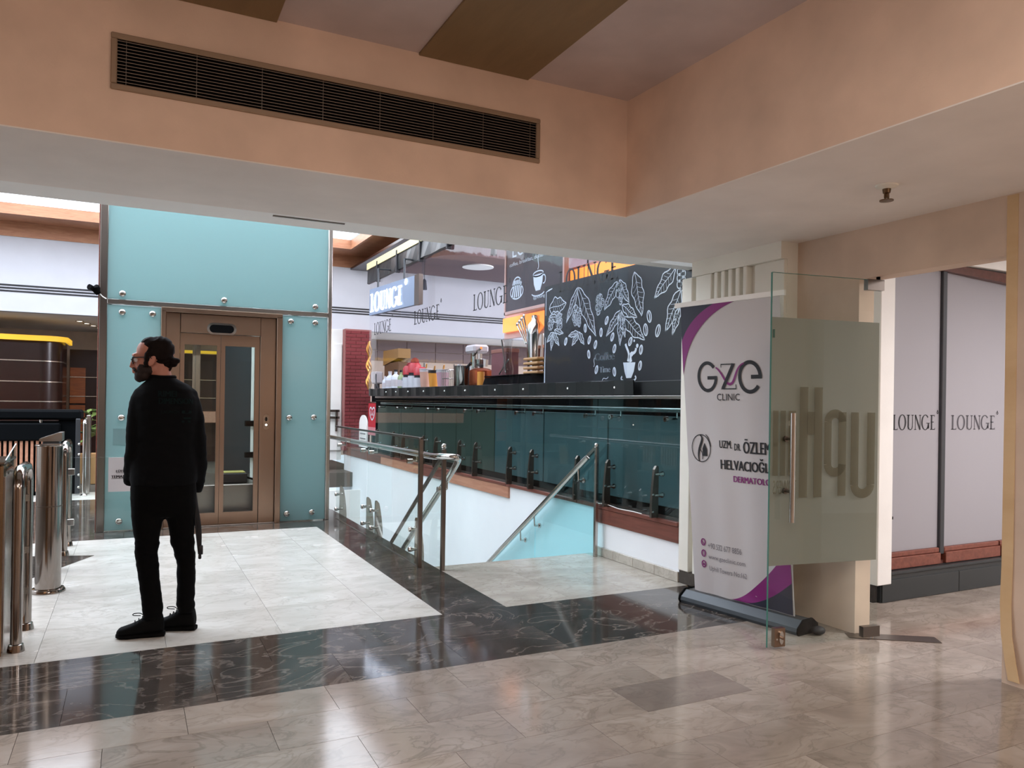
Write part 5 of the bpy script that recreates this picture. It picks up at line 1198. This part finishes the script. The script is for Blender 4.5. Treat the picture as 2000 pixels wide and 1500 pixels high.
def hand(wr, d, side):
    """palm, four fingers and a thumb hooked over the pocket edge; d = down-forward direction"""
    w = Vector(wr); d = Vector(d).normalized(); s = Vector(side).normalized(); n = d.cross(s).normalized()
    b_.rings([[w + d * t + s * (a * cos(2 * pi * k / 12)) + n * (c * sin(2 * pi * k / 12)) for k in range(12)] for t, a, c in ((-.02, .024, .020), (.02, .030, .020), (.06, .040, .018), (.085, .040, .016), (.09, .036, .012))])
    for i, (o_, L_) in enumerate(((-.030, .062), (-.010, .072), (.010, .068), (.029, .052))):
        p0 = w + d * .082 + s * o_
        b_.tube([p0, p0 + d * L_ * .42, p0 + d * L_ * .75 - n * .010, p0 + d * L_ - n * .024], [.0095, .009, .0085, .007], 8)
    p0 = w + d * .030 - s * .026
    b_.tube([p0, p0 + d * .020 - s * .022, p0 + d * .048 - s * .032 - n * .006, p0 + d * .072 - s * .030 - n * .012], [.013, .012, .0105, .008], 8)
hand((.010, YM + .10, .952), (.55, -.15, -.8), (.2, 1, .2))
hand((.366, YM + .07, .890), (-.55, -.1, -.8), (-.2, 1, .2))
rb_ = remesh(b_, .006, 3)
rb_.build('body', m_skin, mn, 80)
# --- hair, bun, beard, glasses
h_ = MB()
h_.ell((.148, YM, 1.738), (.092, .079, .088), 20, 14); h_.ell((.168, YM, 1.70), (.066, .076, .072), 18, 12); h_.ell((.11, YM, 1.762), (.066, .066, .056), 16, 10); h_.ell((.185, YM, 1.655), (.036, .055, .045), 14, 9)
for s in (-1, 1): h_.ell((.115, YM + s * .062, 1.712), (.045, .018, .034), 12, 8); h_.tube([(.085, YM + s * .066, 1.715), (.083, YM + s * .067, 1.67), (.075, YM + s * .06, 1.63)], [.020, .018, .016], 8)
hr = remesh(h_, .006, 3)
for i, (x, y, z) in enumerate(hr.v):
    w = .0026 * sin(95 * (z + .55 * x) + 14 * noise.noise(Vector((x * 12, y * 12, z * 12)))) ; d_ = Vector((x - .15, y - YM, z - 1.72)).normalized(); hr.v[i] = (x + d_.x * w, y + d_.y * w, z + d_.z * w)
hr.build('hair', m_hair, mn, 80)
u_ = MB().ell((.226, YM - .02, 1.672), (.032, .034, .026), 14, 9).ell((.246, YM - .025, 1.676), (.022, .026, .018), 12, 8).ell((.232, YM - .03, 1.654), (.020, .024, .018), 12, 8).tube([(.20, YM - .015, 1.675), (.23, YM - .02, 1.672)], [.03, .02], 10).tube(smooth_path([(.21, YM - .03, 1.655), (.214, YM - .035, 1.63), (.205, YM - .03, 1.612)]), .008, 6)
remesh(u_, .005, 2).build('hair_bun', m_hair, mn, 80)
MB().tube([(.207 + .004 * cos(R(a)), YM - .016 + .024 * cos(R(a)), 1.674 + .021 * sin(R(a))) for a in range(0, 361, 24)], .005, 6).build('hair_tie', m_print, mn, 60)
k2 = MB()
k2.ell((.060, YM, 1.588), (.046, .050, .042), 16, 10); k2.ell((.045, YM, 1.568), (.030, .036, .028), 14, 9); k2.ell((.092, YM, 1.618), (.040, .062, .040), 14, 9); k2.ell((.060, YM - .040, 1.625), (.030, .020, .035), 12, 8); k2.ell((.060, YM + .040, 1.625), (.030, .020, .035), 12, 8)
k2.tube([(.022, YM - .034, 1.606), (.012, YM - .016, 1.622), (.010, YM, 1.624), (.012, YM + .016, 1.622), (.022, YM + .034, 1.606)], .008, 8)
kb_ = remesh(k2, .005, 2)
for i, (x, y, z) in enumerate(kb_.v):
    w = .003 * noise.noise(Vector((x * 80, y * 80, z * 60))); kb_.v[i] = (x - w, y, z + w)
kb_.build('beard', m_beard, mn, 80)
gl = MB()
for s in (-1, 1):
    y = YM + s * .034
    gl.tube([(.002 + .006 * abs(sin(R(a))), y + .026 * cos(R(a)), 1.672 + .021 * sin(R(a))) for a in range(0, 361, 20)], .0035, 6)
    gl.tube([(.002, YM + s * .060, 1.684), (.040, YM + s * .074, 1.688), (.100, YM + s * .080, 1.690), (.112, YM + s * .080, 1.676)], .0032, 6)
gl.tube([(.0, YM - .008, 1.676), (-.003, YM, 1.678), (.0, YM + .008, 1.676)], .003, 6)
gg = gl.build('glasses', m_print, mn, 60)
for s in (-1, 1):
    MB().rings([[(x_, YM + s * .034 + .024 * cos(2 * pi * k / 16), 1.672 + .019 * sin(2 * pi * k / 16)) for k in range(16)] for x_ in (.003, .0045)]).build('lens', m_shaft, gg)
    MB().ell((.022, YM + s * .033, 1.672), (.012, .012, .012), 12, 8).build('eye', m_paper, mn, 60)
    MB().ell((.0115, YM + s * .033, 1.672), (.004, .006, .006), 10, 6).build('iris', m_print, mn, 60)
# --- shoes
def shoe(heel, toe, name):
    a, b2 = Vector(heel), Vector(toe); d_ = (b2 - a); L_ = d_.length; d_.normalize(); s_ = Vector((-d_.y, d_.x, 0))
    def sec(t, w, z0, z1, p=2.4, n=18):
        out = []
        for k in range(n):
            q = 2 * pi * k / n; x = w * math.copysign(abs(cos(q)) ** (2 / p), cos(q)); z = math.copysign(abs(sin(q)) ** (2 / p), sin(q))
            out.append(a + d_ * (t * L_) + s_ * x + Vector((0, 0, (z0 + z1) / 2 + z * (z1 - z0) / 2)))
        return out
    up_ = [(.0, .026, .028, .085), (.04, .038, .022, .135), (.15, .043, .018, .145), (.30, .044, .018, .145), (.42, .045, .018, .122), (.55, .048, .016, .100), (.70, .051, .015, .082), (.84, .050, .015, .070), (.94, .042, .016, .062), (1.0, .020, .020, .046)]
    so = [(-.02, .028, 0, .026), (.05, .040, 0, .030), (.25, .042, 0, .028), (.5, .044, 0, .026), (.75, .053, 0, .025), (.92, .045, .001, .027), (1.015, .018, .006, .028)]
    mu = remesh(MB().rings([sec(*q) for q in up_]), .006, 2); u = mu.build(name, m_shoe, mn, 70)
    MB().rings([sec(*q, 4) for q in so]).build('sole', M('shoe_sole', (8, 8, 9), .85, spec=.1) if 'shoe_sole' not in bpy.data.materials else bpy.data.materials['shoe_sole'], u, 50)
    lc = MB()
    for t, z in ((.44, .122), (.52, .109), (.60, .098)): lc.tube([a + d_ * t * L_ + s_ * .03 + Vector((0, 0, z - .012)), a + d_ * (t + .02) * L_ + Vector((0, 0, z + .003)), a + d_ * (t + .04) * L_ - s_ * .03 + Vector((0, 0, z - .014))], .003, 6)
    p_ = a + d_ * .42 * L_ + Vector((0, 0, .124))
    for s in (1,): lc.tube(smooth_path([p_, p_ + d_ * .02 + s_ * .014 * s + Vector((0, 0, .022)), p_ + d_ * .055 + s_ * .022 * s + Vector((0, 0, .024)), p_ + d_ * .058 + s_ * .016 * s + Vector((0, 0, .012)), p_ + d_ * .02 + s_ * .006 * s + Vector((0, 0, .006))]), .0026, 6)
    lc.build('laces', m_shoe, u, 60)
shoe((.198, 5.085, 0), (-.058, 5.135, 0), 'shoe')
shoe((.378, 5.135, 0), (.150, 5.235, 0), 'shoe')
# --- strap hanging from the right pocket
sg2 = MB()
for i, o_ in enumerate((0, .012, .022)):
    sg2.tube(smooth_path([(.352 + o_ * .4, YM + .02, .90), (.362 + o_ * .6, YM - .02, .78), (.372 + o_, YM - .03, .65), (.384 + o_ * .6, YM - .03, .545), (.392, YM - .03, .48)]), .0075, 6)
sg2.bbox(.384, .412, YM - .045, YM - .02, .478, .535, .004).bbox(.386, .404, YM - .04, YM - .025, .450, .478, .004)
sg2.build('hanging_strap', m_print, mn, 50)
